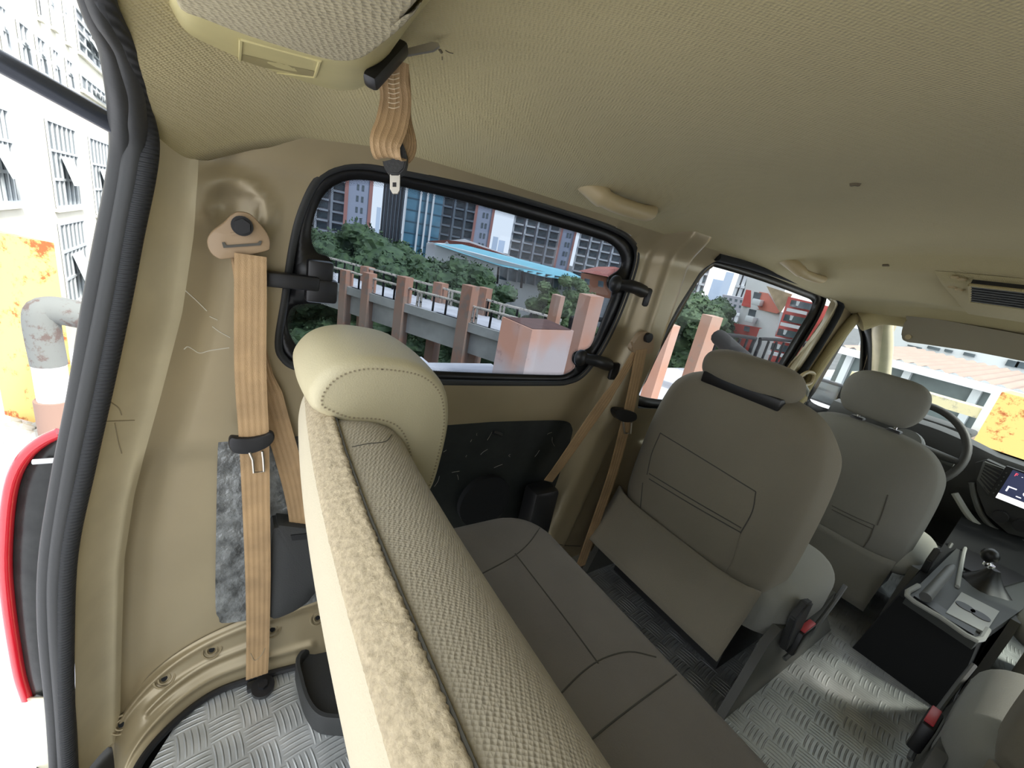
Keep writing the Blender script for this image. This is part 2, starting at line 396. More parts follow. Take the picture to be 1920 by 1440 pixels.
# floor
bm = BM()
def fl_edge(x): return interp([(-.16, .58), (-.145, .66), (-.10, .745), (-.04, .782), (.1, .80), (.3, .83), (3, .84)], x)
xsf = [-.175, -.16, -.145, -.12, -.10, -.07, -.04, 0, .1, .4, .8, 1.2, 1.6, 2.0, 2.5, 3.05]
rows = [[Vector((x, -.72+(fl_edge(x)+.72)*j/20, 0)) for j in range(21)] for x in xsf]
loft(bm, rows, False, False)
fl = struct('floor', bm, TREAD)
bm = BM(); box(bm, (-.30, -.85, -.30), (3.6, .82, -.03)); struct('trim_9', bm, BLACK)     # underbody slab below the plate
# headliner
def zedge(x): return interp([(-.14, .985), (-.08, 1.005), (-.03, 1.030), (.03, 1.062), (.09, 1.086), (.21, 1.100), (.4, 1.101), (.7, 1.098), (1.1, 1.094), (1.25, 1.094), (1.8, 1.062), (2.1, 1.045), (2.45, .985), (2.7, .93)], x)
def zc(x): return interp([(-.14, 1.13), (-.1, 1.15), (0, 1.185), (.1, 1.20), (1.40, 1.20), (1.455, 1.192), (1.53, 1.152), (1.62, 1.136), (1.95, 1.095), (2.05, 1.10), (2.2, 1.10), (2.32, 1.055)], x)
HREAR = [(0, -.10), (.6, -.086), (.7, -.079), (.9, -.080), (1, -.075)]
def head(u, v):
    s = v*2-1
    yc = .05; y = yc + s*.728
    xr = interp(HREAR, abs(s)); x = xr+(2.34-xr)*u**1.0
    p = 3.2
    z = zc(x) - (zc(x)-zedge(x))*abs(s)**p
    # soft longitudinal swell
    if s > 0: z -= .010*math.exp(-((s-.78)/.10)**2)*(1-sstep(1.3, 1.5, x))
    return Vector((x, y, z))
bm = BM(); grid(bm, head, 160, 60)
ceil = struct('ceiling', bm, HEAD, sharp=80, mods=[('SOLIDIFY', dict(thickness=.006, offset=1))])
bm = BM(); box(bm, (-.13, -.72, 1.235), (2.3, .80, 1.25)); struct('trim_8', bm, BODY_LIT)    # roof skin
MARK = mat('dark_stain', (.16, .13, .08), .9)
for a_, r_ in (([(824, 92), (828, 98)], .0016), ([(835, 94), (842, 98), (850, 100)], .0006), ([(829, 106), (829, 112)], .0006), ([(1596, 345), (1604, 344), (1612, 345)], .004), ([(1655, 497), (1667, 497)], .004)): seam('stain', ceil, a_, r_, MARK)
# unseen right wall: big windows; door gap added so daylight reaches the floor
bm = BM()
YR = -.72
def rpanel(x0, x1, z0, z1): box(bm, (x0, YR-.02, z0), (x1, YR, z1))
rpanel(-.13, 3.05, 1.06, 1.25); rpanel(-.13, .0, 0, 1.06); rpanel(0, .85, 0, .62); rpanel(.85, .95, 0, 1.06)
rpanel(1.85, 1.9, 0, 1.06); rpanel(1.9, 3.05, 0, .6)
rpanel(.95, 1.33, 0, .58); rpanel(1.33, 1.37, 0, 1.06)
struct('wall_right', bm, BODY)
bm = BM(); box(bm, (0, YR-.012, .62), (.85, YR-.008, 1.06)); struct('window_5', bm, TINT)
bm = BM(); box(bm, (.95, YR-.012, .58), (1.33, YR-.008, 1.06)); struct('window_7', bm, MIDTINT)
bm = BM(); box(bm, (1.9, YR-.012, .6), (2.9, YR-.008, 1.06)); struct('window_6', bm, CLEAR)

# lower sill of the rear corner: pressed ledge with holes
lineA = smoothpts([at('y', .80, *p) for p in ((196, 1500), (198, 1400), (232, 1325), (290, 1258), (360, 1207), (440, 1168), (520, 1140), (610, 1108))], 8)
lineB = smoothpts([at('z', .004, *p) for p in ((205, 1620), (235, 1500), (268, 1422), (330, 1352), (400, 1300), (470, 1273), (545, 1252), (620, 1236))], 8)
bm = BM()
def ledge(u, v):
    k = u*(len(lineA)-1); i = min(int(k), len(lineA)-2); f = k-i
    a = lineA[i].lerp(lineA[i+1], f); b = lineB[i].lerp(lineB[i+1], f)
    p = a.lerp(b, v); s = math.sin(v*PI)
    off = .010*math.exp(-((v-.12)/.06)**2)
    if .35 < u < .78: off += .007*math.exp(-((v-.45)/.05)**2) - .004*math.exp(-((v-.55)/.05)**2)
    if .15 < u < .95: off += .006*math.exp(-((v-.72)/.06)**2)
    p = p + Vector((0, -off, off*.8)); return p
grid(bm, ledge, 90, 44)
lg = struct('baseboard_left', bm, BODY, sharp=80)
bm = BM()
for a, b in ((228, 1358), (308, 1272), (397, 1218), (511, 1180), (596, 1158)):
    q = on_surface(lg, [(a, b)])
    if not q: continue
    q = q[0]; nn = Vector((.15, -.85, .5)).normalized(); t1 = nn.cross(Vector((0, 0, 1))).normalized(); t2 = nn.cross(t1)
    for rr, tr in ((.016, .0022), (.009, .0018)):
        ctube(bm, [q+nn*.001+rr*(math.cos(k*PI/12)*t1+math.sin(k*PI/12)*t2) for k in range(24)], tr, 6)
hl = obj('embossed_ring', bm, BODY, lg)
bm = BM()
for a, b in ((308, 1272), (397, 1218), (511, 1180), (228, 1358), (596, 1158)):
    q = on_surface(lg, [(a, b)])
    if q: disc(bm, q[0], (.15, -.85, .5), .005, .002)
obj('drain_hole', bm, FELT, lg)
bm = BM(); tube(bm, [p+Vector((0, -.004, .004)) for p in lineB], .007, 8)
struct('trim_1', bm, BLACK)
# B/C post inner sheet fold and base seam
seam('panel_seam', wall, [(1035, 1015), (1055, 1022), (1088, 1024)], .0015)

# weather seal around the rear opening: two bulbs and a ribbed strip
def sealpath(pts, ys): return smoothpts([at('y', y, *p) for p, y in zip(pts, ys)], 6)
ysl = [.50, .53, .58, .62, .67, .705, .712, .712, .712, .712, .712, .712, .712, .712]
strip = [(182, -40), (200, 20), (234, 85), (252, 140), (264, 200), (278, 262), (272, 330), (250, 440), (228, 560), (195, 720), (160, 880), (128, 1040), (122, 1200), (124, 1330)]
b2 = [(170, -40), (192, 30), (226, 90), (243, 150), (251, 215), (254, 270), (246, 340), (226, 450), (203, 570), (170, 730), (138, 890), (113, 1050), (111, 1170), (122, 1330)]
b1 = [(155, -40), (178, 30), (208, 95), (222, 160), (229, 220), (231, 280), (222, 350), (200, 460), (177, 580), (150, 740), (118, 900), (95, 1050), (93, 1180), (106, 1330)]
def ext(l): return l+[(l[-1][0]+8, 1480), (l[-1][0]+14, 1600)]
ysl2 = ysl+[.712, .712]
seal = thing('door_weather_seal', (-.12, .71, .1), 'double black rubber weather seal running down the edge of the rear opening', 'rubber seal')
for nm, p, dy, r, m in (('rubber_bulb', b1, .012, .0125, RUBBER), ('rubber_bulb', b2, .004, .0125, RUBBER), ('ribbed_strip', strip, 0, .0105, RUBBERD)):
    bm = BM(); sp = sealpath(ext(p), [y+dy for y in ysl2]); tube(bm, sp, [r*((.62 if nm == 'rubber_bulb' else .85)+(.38 if nm == 'rubber_bulb' else .15)*sstep(0, 1, i/30)) for i in range(len(sp))], 14); obj(nm, bm, m, seal)

# ------------------------------------------------------------------ side windows
def window(name, inn, out, y, gm, gask=.009, border=True, tubem=None):
    e = semp(name, at('y', y, *out[0]))
    oi = smoothpts(pl(inn, y), 5, True); oo = smoothpts(pl(out, y), 5, True)
    bm = BM(); fill_ring(bm, [p+Vector((0, .004, 0)) for p in oo], None); obj('glass_pane', bm, gm, e)
    if border:
        bm = BM(); fill_ring(bm, oo, oi); obj('black_border', bm, FRIT, e, mods=[('SOLIDIFY', dict(thickness=.003))])
    bm = BM(); ctube(bm, smoothpts(pl(out, y-.006), 5, True), gask, 10); obj('gasket', bm, tubem or RUBBER, e)
    return e, oi
w1, w1i = window('window_1', W1_IN, W1_OUT, YG, TINT, .008)
# printed dot fringe along the clear edge of window 1
bm = BM()
N = len(w1i); cen = sum(w1i, Vector())/N
tot = []; acc = 0
for i in range(N): tot.append(acc); acc += (w1i[(i+1) % N]-w1i[i]).length
area = sum(w1i[i].x*w1i[(i+1) % N].z-w1i[(i+1) % N].x*w1i[i].z for i in range(N))
for row in range(4):
    k = 0; s = (row % 2)*.0012
    for i in range(N):
        a, b = w1i[i], w1i[(i+1) % N]; L = (b-a).length; t = (b-a).normalized(); nn = Vector((-t.z, 0, t.x))*(1 if area > 0 else -1)
        while s < L:
            c = a+t*s+nn*(.0008+row*.0022)-Vector((0, .001, 0)); rr = .00105-.00018*row
            q = [bm.verts.new(c+Vector((rr*math.cos(m*PI/3), 0, rr*math.sin(m*PI/3)))) for m in range(6)]; bm.faces.new(q); s += .0026
        s -= L
dots = obj('dot_fringe', bm, FRIT, w1); dots['kind'] = 'stuff'
w2, _ = window('window_2', W2_IN, W2_OUT, .805, MIDTINT, .007)
w3, _ = window('window_3', FD_IN, FD_OUT, .785, CLEAR, .010, True)
# cream door frame strip and thick black seal in front of window 2, B pillar trim
bm = BM(); P = [at('y', .775, *p) for p in ((1556, 556), (1562, 575), (1520, 640), (1476, 706), (1445, 755))]
tube(bm, smoothpts(P, 5), [.011]*21, 8); struct('trim_2', bm, BODY_LIT)
bm = BM(); P = [at('y', .765, *p) for p in ((1345, 482), (1430, 504), (1530, 540), (1566, 556), (1574, 575), (1545, 630), (1500, 700), (1465, 750))]
tube(bm, smoothpts(P, 5), [.012]*20+[.019]*16, 10); struct('trim_3', bm, FELT)
bm = BM(); P = [at('y', .748, *p) for p in ((1640, 575), (1612, 590), (1590, 612), (1555, 660), (1525, 705), (1490, 760))]
tube(bm, smoothpts(P, 5), .022, 10); struct('trim_4', bm, HEAD)
bm = BM(); P = [at('y', .752, *p) for p in ((1604, 590), (1622, 606), (1634, 640), (1632, 700), (1618, 780))]
tube(bm, smoothpts(P, 5), .018, 10); struct('trim_5', bm, RUBBER)
# A pillar, windshield header
bm = BM(); P = [at('y', .70, 1655, 600), at('y', .70, 1655, 660), at('y', .71, 1648, 740), at('y', .71, 1640, 800)]
tube(bm, smoothpts([P[0]+Vector((-.05, -.02, .05))]+P, 5), .040, 12); struct('trim_6', bm, BODY_LIT)
bm = BM(); HD = [(2.32, .73, .985), (2.36, .66, 1.035), (2.38, .5, 1.045), (2.40, .05, 1.055), (2.38, -.4, 1.045), (2.32, -.68, 1.02)]
tube(bm, smoothpts(HD, 6), .045, 12); struct('trim_7', bm, HEAD)
# windshield
bm = BM()
WT = [(2.40, .67, 1.01), (2.44, .05, 1.045), (2.40, -.66, 1.01)]; WB = [(3.02, .70, .485), (3.12, .05, .48), (3.02, -.70, .485)]
wt = smoothpts(WT, 8); wb = smoothpts(WB, 8)
loft(bm, [wt, wb], False, False); we = semp('window_4', (2.9, 0, .55)); obj('glass_pane', bm, WSHIELD, we)
bm = BM(); tube(bm, wb, .012, 8); obj('gasket', bm, BLACK, we)
# front bulkhead
bm = BM(); box(bm, (3.0, -.74, 0), (3.1, .80, .47)); struct('wall_front', bm, DKGREY)

# window latch and hinges on window 1
t = thing('window_latch', at('y', .77, 590, 540), 'black pop-out window latch at the rear edge of the large side window', 'window latch')
bm = BM()
c = at('y', .775, 602, 545); obox(bm, c, .050, .024, .040, bev=.006)
obj('latch_body', bm, BLACK, t)
bm = BM(); c = at('y', .770, 545, 527); obox(bm, c, .085, .020, .024, bev=.005); obj('latch_arm', bm, BLACK, t)
bm = BM(); c = at('y', .775, 600, 508); obox(bm, c, .040, .018, .034, bev=.005); obj('latch_cap', bm, BLACK, t)
for px, py, lab in ((1180, 540, 'upper black hinge bracket on the front edge of the large side window'), (1115, 678, 'lower black hinge bracket on the front edge of the large side window')):
    bm = BM(); a = at('y', .772, px-28, py-8); b = at('y', .762, px+25, py+6)
    tube(bm, smoothpts([a, a.lerp(b, .5)+Vector((0, -.012, .004)), b], 4), [.014]*3+[.016]*3+[.017]*3, 12); e = obj('hinge', bm, BLACK, w1); e['label'] = lab
    bm = BM(); ball(bm, a+Vector((0, -.004, 0)), (.020, .014, .022)); obj('hinge_cap', bm, BLACK, e)
    bm = BM(); c = at('y', .765, px+36, py+18); obox(bm, c, .030, .014, .050, bev=.006); obj('hinge_base', bm, BLACK, e)

# damping patches on the wall
def patch(name, pts, y, m, lab, cat, th=.004):
    bm = BM(); P = smoothpts(pl(pts, y), 4, True); prism(bm, P, (0, th, 0)); o = obj(name, bm, m); tag(o, lab, cat); return o
p1 = patch('damping_sheet', [(408, 850), (412, 826), (425, 815), (470, 812), (560, 815), (625, 840), (640, 1080), (620, 1120), (560, 1145), (430, 1168), (410, 1158), (404, 1130), (405, 1000)], .789, PUTTY, 'wrinkled silver damping sheet on the side wall behind the nearest tan belt', 'damping sheet', .012)
p2 = patch('damping_sheet', [(780, 800), (800, 795), (1000, 789), (1058, 790), (1072, 800), (1070, 825), (1040, 915), (1020, 965), (960, 985), (780, 1000)], .789, PUTTYD, 'glossy black scratched damping sheet low on the wall below the large side window', 'damping sheet', .012)
seam('torn_hole', p2, [(925, 810), (932, 812), (940, 816)], .006, BLACK)
for k in range(16):
    cx = random.uniform(810, 1040); cy = random.uniform(805, 930); a = random.uniform(0, PI); L = random.uniform(4, 22)
    seam('scratch', p2, [(cx, cy), (cx+L*.5*math.cos(a)+random.uniform(-3, 3), cy+L*.5*math.sin(a)), (cx+L*math.cos(a), cy+L*math.sin(a))], .0005, METAL)

# ------------------------------------------------------------------ rear-left seat belt
YB = .738
t = thing('seat_belt', (.04, .75, .0), 'tan rear seat belt hanging from the pillar loop nearest the rear opening', 'seat belt', 'seat belts on the side wall')
front = [((470, 478), .738, 60), ((470, 560), .735, 61), ((470, 700), .735, 60), ((477, 830), .735, 56), ((481, 960), .737, 50), ((484, 1080), .742, 45), ((484, 1180), .748, 40), ((483, 1235), .752, 38), ((482, 1268), .753, 36)]
pts = smoothpts([at('y', y, *p) for p, y, _ in front], 4); wds = []
for i in range(len(pts)):
    k = i/4; a = min(int(k), len(front)-1); b = min(a+1, len(front)-1); f = k-a
    pa = front[a]; w0 = (at('y', pa[1], pa[0][0]+pa[2]/2, pa[0][1])-at('y', pa[1], pa[0][0]-pa[2]/2, pa[0][1])).length
    pb = front[b]; w1_ = (at('y', pb[1], pb[0][0]+pb[2]/2, pb[0][1])-at('y', pb[1], pb[0][0]-pb[2]/2, pb[0][1])).length
    wds.append(w0*(1-f)+w1_*f)
bm = BM(); ribbon(bm, pts, (1, 0, 0), wds); wb1 = obj('webbing', bm, BELT, t)
seam('stitch_line', wb1, [(470, 1225), (478, 1238), (490, 1228), (497, 1215)], .0007, STITCH)
back = [((452, 482), .755), ((470, 600), .770), ((505, 740), .770), ((545, 880), .768), ((562, 960), .766), ((564, 1008), .764)]
bm = BM(); ribbon(bm, smoothpts([at('y', y, *p) for p, y in back], 4), (1, 0, 0), [.026]*8+[.040]*13); obj('webbing', bm, BELT, t)
bm = BM(); out = [(450, 397), (436, 401), (418, 418), (398, 433), (388, 450), (392, 470), (405, 483), (425, 486), (497, 472), (507, 462), (504, 442), (488, 420), (470, 402)]
P = smoothpts(pl(out, .742), 4, True); plate(bm, P, (0, .016, 0), .08); gd = obj('belt_guide', bm, BELTP, t)
bm = BM(); P = pl([(416, 455), (419, 465), (488, 460), (491, 452), (486, 452), (483, 456), (424, 460), (421, 454)], .7395); prism(bm, P, (0, .004, 0)); obj('guide_slot', bm, SEAM, gd)
bm = BM(); P = pl([(432, 437), (470, 434), (471, 438), (433, 441)], .740); prism(bm, P, (0, .003, 0)); obj('rib', bm, BELTP, gd)
c = at('y', .736, 454, 424); bm = BM(); disc(bm, c+Vector((0, .004, 0)), (0, 1, 0), .0135, .006, 24); disc(bm, c-Vector((0, .004, 0)), (0, 1, 0), .0105, .012, 6); obj('bolt', bm, BLACK, gd)
bm = BM(); P = smoothpts(pl([(428, 832), (432, 822), (445, 822), (470, 822), (495, 817), (507, 812), (515, 818), (512, 830), (498, 842), (470, 852), (445, 852), (433, 846)], .728), 3, True); plate(bm, P, (0, .012, 0), .15); tg = obj('tongue_grip', bm, BLACK, t)
bm = BM(); tube(bm, pl([(468, 848), (474, 862), (476, 886), (495, 884), (494, 862), (492, 846)], .729), .0022, 6); obj('metal_tongue', bm, METAL, tg)
bm = BM(); c = at('z', .012, 493, 1288); disc(bm, c, (0, -.2, 1), .022, .010, 24); disc(bm, c+Vector((0, 0, .008)), (0, -.2, 1), .010, .010, 6)
obox(bm, at('z', .010, 478, 1285), .03, .02, .012, bev=.003); obj('floor_anchor', bm, BLACK, t)
# retractor housing of that belt
bm = BM(); P = smoothpts(pl([(508, 1002), (520, 988), (535, 985), (640, 1005), (680, 1060), (640, 1120), (600, 1110), (575, 1135), (540, 1156), (505, 1162), (503, 1100)], .752), 4, True); plate(bm, P, (0, .04, 0), .12)
o = obj('belt_retractor_cover', bm, DKGREY); tag(o, 'dark grey rounded retractor cover low on the wall where the near tan belt ends', 'belt cover')
bm = BM(); P = pl([(545, 1004), (585, 1000), (588, 1010), (548, 1014)], .750); prism(bm, P, (0, .004, 0)); obj('belt_slot', bm, BLACK, o)

# ------------------------------------------------------------------ second seat belt on the centre post
t = thing('seat_belt', (.95, .73, .05), 'tan seat belt on the post between the two side windows, forked to a black retractor', 'seat belt', 'seat belts on the side wall')
YS = .725
def bel(lst, w, wv=(1, 0, 0)):
    bm = BM(); ribbon(bm, smoothpts([at('y', y, *p) for p, y in lst], 4), wv, w, ridge=.0009, nr=8); return obj('webbing', bm, BELT, t)
bel([((1203, 655), .722), ((1190, 720), .722), ((1172, 800), .722), ((1148, 890), .725), ((1115, 985), .735), ((1088, 1062), .745)], .043)
bel([((1196, 655), .728), ((1150, 728), .728), ((1100, 800), .730), ((1060, 858), .735), ((1028, 902), .742)], [.030]*5+[.042]*12, (.8, 0, .6))
bm = BM(); P = smoothpts(pl([(1212, 622), (1200, 628), (1188, 645), (1184, 655), (1192, 662), (1212, 664), (1224, 660), (1226, 640), (1222, 626)], .722), 3, True); prism(bm, P, (0, .014, 0)); g2 = obj('belt_guide', bm, BELTP, t)
bm = BM(); disc(bm, at('y', .718, 1215, 633), (0, 1, 0), .013, .012, 20); obj('bolt', bm, BLACK, g2)
bm = BM(); P = smoothpts(pl([(1154, 774), (1162, 768), (1186, 772), (1194, 778), (1192, 788), (1176, 792), (1160, 787)], .712), 3, True); prism(bm, P, (0, .02, 0)); g3 = obj('tongue_grip', bm, BLACK, t)
bm = BM(); tube(bm, pl([(1168, 790), (1171, 812), (1182, 813), (1184, 792)], .716), .003, 6); obj('metal_tongue', bm, METAL, g3)
bm = BM(); tube(bm, pl([(1184, 640), (1190, 660)], .722), .003, 6); 
obj('rib', bm, BELTP, g2)
bm = BM(); A = at('y', .745, 1015, 938); obox(bm, Vector((A.x, .752, A.z-.055)), .085, .06, .19, bev=.012); o = obj('belt_retractor', bm, BLACK); tag(o, 'black retractor housing low on the wall in front of the scratched black sheet', 'belt cover')
bm = BM(); A = at('y', .79, 905, 935); disc(bm, Vector((A.x, .782, A.z)), (0, 1, 0), .075, .02, 32); o = obj('speaker_cover', bm, FELT); tag(o, 'round black cover on the scratched black sheet behind the folded bench', 'cover')

# ------------------------------------------------------------------ black moulded tray between floor and wheel arch
bm = BM(); out = smoothpts([at('z', .05, *p) for p in ((556, 1238), (566, 1218), (610, 1172), (650, 1140), (760, 1130), (790, 1250), (760, 1350), (640, 1347), (598, 1340), (575, 1312), (562, 1270))], 4, True)
c = sum(out, Vector())/len(out)
def sc(k, z): return [c+(p-c)*k+Vector((0, 0, z)) for p in out]
loft(bm, [sc(1.02, -.048), sc(1.02, -.005), sc(1.0, 0), sc(.93, 0), sc(.90, -.006), sc(.88, -.02), sc(.8, -.024), sc(.5, -.024)])
o = obj('moulded_tray', bm, DKGREY); tag(o, 'black moulded plastic tray on the metal floor beside the folded bench back', 'tray')

# ================================================================== THIRD ROW BENCH
bench = thing('rear_bench_seat', (.35, .08, 0), 'beige cloth rear bench seat with boucle back and one cream saddle headrest in the foreground', 'bench seat')
def prof_loft(bm, prof, y0, y1, nround=5, rad=.03, ny=20, cen=None, sm=5):
    """profile in x-z swept along y with rounded ends"""
    P = smoothpts([(a, 0, b) for a, b in prof], sm, True); c = cen or (sum(P, Vector())/len(P)); rings = []
    st = []
    for i in range(nround): a = PI/2*(i/nround); st.append((y0+rad*(1-math.sin(a)) if y0 < y1 else y0-rad*(1-math.sin(a)), -1, 1))
    ys = []
    for i in range(nround+1):
        a = PI/2*i/nround; ys.append((y0+rad*(1-math.cos(a)), rad*(1-math.sin(a))))
    for i in range(1, ny): ys.append((y0+rad+(y1-y0-2*rad)*i/ny, 0))
    for i in range(nround+1):
        a = PI/2*(1-i/nround); ys.append((y1-rad*(1-math.cos(a)), rad*(1-math.sin(a))))
    for y, ins in ys:
        r = []
        for p in P:
            d = (p-c); L = d.length; q = c+d*max(.02, (L-ins)/L); r.append(Vector((q.x, y, q.z)))
        rings.append(r)
    loft(bm, rings)
bp = [(.098, .769), (.14, .762), (.172, .740), (.190, .705), (.215, .64), (.26, .52), (.28, .43), (.25, .40), (.19, .40), (.14, .48), (.095, .60), (.070, .69), (.070, .735), (.08, .758)]
def bend(bm):                                                             # the back curves forward towards its outer end
    for v in bm.verts: v.co.x += .015*(max(0, v.co.y-.2)/.33)**2
bm = BM(); prof_loft(bm, bp, -.62, .625, rad=.022, ny=24); bend(bm); bb = obj('backrest', bm, WOVEN, bench, sharp=60)
carp = [(.090, .7715), (.080, .769), (.068, .757), (.059, .738), (.056, .705), (.062, .66), (.084, .595), (.13, .48), (.16, .42), (.175, .42), (.15, .48), (.105, .60), (.085, .70), (.09, .74)]
bm = BM(); prof_loft(bm, carp, -.623, .630, rad=.022, ny=520, sm=8)
def curl(v):
    k = sstep(.061, .067, v.co.x)*sstep(.70, .735, v.co.z)*(1-sstep(.0895, .0905, v.co.x))
    q = v.co*260; return k*(.0016*abs(noise.noise(q))*2+.0008*noise.noise(q*2.1)+.0006)
bm.normal_update(); mv = [(v, v.normal*curl(v)) for v in bm.verts]
sgn_ = 1 if max(bm.verts, key=lambda v: v.co.z).normal.z > 0 else -1
for v, d in mv: v.co += d*sgn_
for f in bm.faces:
    c = f.calc_center_median(); f.material_index = 0 if (c.x > .0625 and c.z > .72) else 1
bend(bm); cb = obj('carpeted_back', bm, BOUCLE, bench, sharp=180); cb.data.materials.append(SMOOTHC)
bm = BM(); tube(bm, [(.0915, y, .7720) for y in (-.6, -.2, .2, .3, .4, .5, .60)], .0014, 6); bend(bm); obj('seam', bm, SEAM, bench)
seam('wrinkle', bb, [(660, 838), (690, 832), (722, 828), (735, 815)], .0006)
# saddle headrest
hp = [(.150, .848), (.115, .845), (.090, .832), (.074, .808), (.075, .785), (.092, .772), (.115, .762), (.150, .757), (.172, .745), (.186, .715), (.192, .68), (.202, .645), (.222, .634), (.243, .648), (.252, .70), (.254, .76), (.240, .808), (.205, .838)]
hcen = Vector((.165, 0, .80))
def hring(y, ins):
    P = smoothpts([(a, 0, b) for a, b in hp], 5, True); out = []
    n = len(P)
    for i in range(n):
        tn = (P[(i+1) % n]-P[i-1]).normalized(); nn = Vector((tn.z, 0, -tn.x))
        if (P[i]-Vector((.17, 0, .81))).dot(nn) < 0 and False: nn = -nn
        out.append(P[i]+nn*ins+Vector((0, y, 0)))
    return out
a_ = sum(Vector((p[0], 0, p[1])).cross(Vector((hp[(i+1) % len(hp)][0], 0, hp[(i+1) % len(hp)][1]))).y for i, p in enumerate(hp))
sg = 1
test = hring(0, .01); base = hring(0, 0)
def parea(P): return abs(sum(P[i].x*P[(i+1) % len(P)].z-P[(i+1) % len(P)].x*P[i].z for i in range(len(P))))
if parea(test) > parea(base): sg = -1
HY0, HY1 = .475, .655
bm = BM(); rings = []
for i in range(7):
    a = PI/2*i/6; rings.append(hring(HY0+.022*(1-math.cos(a)), sg*.013*(1-math.sin(a))))
for i in range(1, 10): rings.append(hring(HY0+.022+(HY1-HY0-.044)*i/10, -sg*.003*math.sin(PI*i/10)))
for i in range(7):
    a = PI/2*(1-i/6); rings.append(hring(HY1-.022*(1-math.cos(a)), sg*.013*(1-math.sin(a))))
loft(bm, rings); bmesh.ops.triangulate(bm, faces=[f for f in bm.faces if len(f.verts) > 8]); hr = obj('headrest', bm, VINYL, bench, sharp=70)
bm = BM(); rg2 = hring(HY0+.0008, sg*.0125); Ls = 0
for i in range(len(rg2)):
    a, b = rg2[i], rg2[(i+1) % len(rg2)]; L = (b-a).length; tdir = (b-a).normalized()
    while Ls < L:
        obox(bm, a+tdir*Ls+Vector((0, -.001, 0)), .0022, .0016, .0016); Ls += .0052
    Ls -= L
st = obj('stitching', bm, STITCH, hr); st['kind'] = 'stuff'
bm = BM(); box(bm, (.09, .53, .74), (.15, .66, .770), .004); obj('headrest_mount', bm, BLACK, bench)
# cushion
def cushion_mesh(x0, x1, y0, y1, z0, z1, r=.05, crown=.012, nx=26, ny=26, corner=.08):
    bm = BM(); rings = []
    def outline(ins, z):
        pts = []; hx = (x1-x0)/2-ins; hy = (y1-y0)/2-ins; cx = (x0+x1)/2; cy = (y0+y1)/2; rc = max(.004, corner-ins)
        for qx, qy, a0 in ((1, 1, 0), (-1, 1, 90), (-1, -1, 180), (1, -1, 270)):
            for k in range(9):
                a = R(a0+90*k/8); pts.append(Vector((cx+qx*(hx-rc)+rc*math.cos(a), cy+qy*(hy-rc)+rc*math.sin(a), z)))
        return pts
    rings.append(outline(.02, z0)); rings.append(outline(.0, z0+.015))
    for i in range(7):
        a = PI/2*i/6; rings.append(outline(r*(1-math.cos(a)), z1-r+r*math.sin(a)))
    for k in (.35, .6, .85):
        m = min(x1-x0, y1-y0)/2; rings.append(outline(r+(m-r)*k, z1+crown*math.sin(k*PI/2)))
    loft(bm, rings); return bm
bc = obj('cushion', cushion_mesh(.20, .605, -.60, .665, .28, .432, r=.055, corner=.11, crown=.006), GREYC, bench, sharp=60)
for s in ([(966, 1038), (1020, 1108), (1075, 1180), (1122, 1244)], [(905, 1075), (960, 1045), (990, 1020), (1012, 990)], [(1052, 1300), (1090, 1262), (1130, 1235), (1180, 1222), (1230, 1232)], [(1105, 1390), (1160, 1345), (1220, 1300), (1268, 1265)]):
    seam('seam', bc, s, .0013)
bm = BM()
for y in (-.5, .0, .52):
    box(bm, (.26, y-.02, 0), (.30, y+.02, .30)); box(bm, (.52, y-.02, 0), (.55, y+.02, .30))
box(bm, (.25, -.52, .24), (.56, .54, .285)); obj('seat_frame', bm, BLACK, bench)

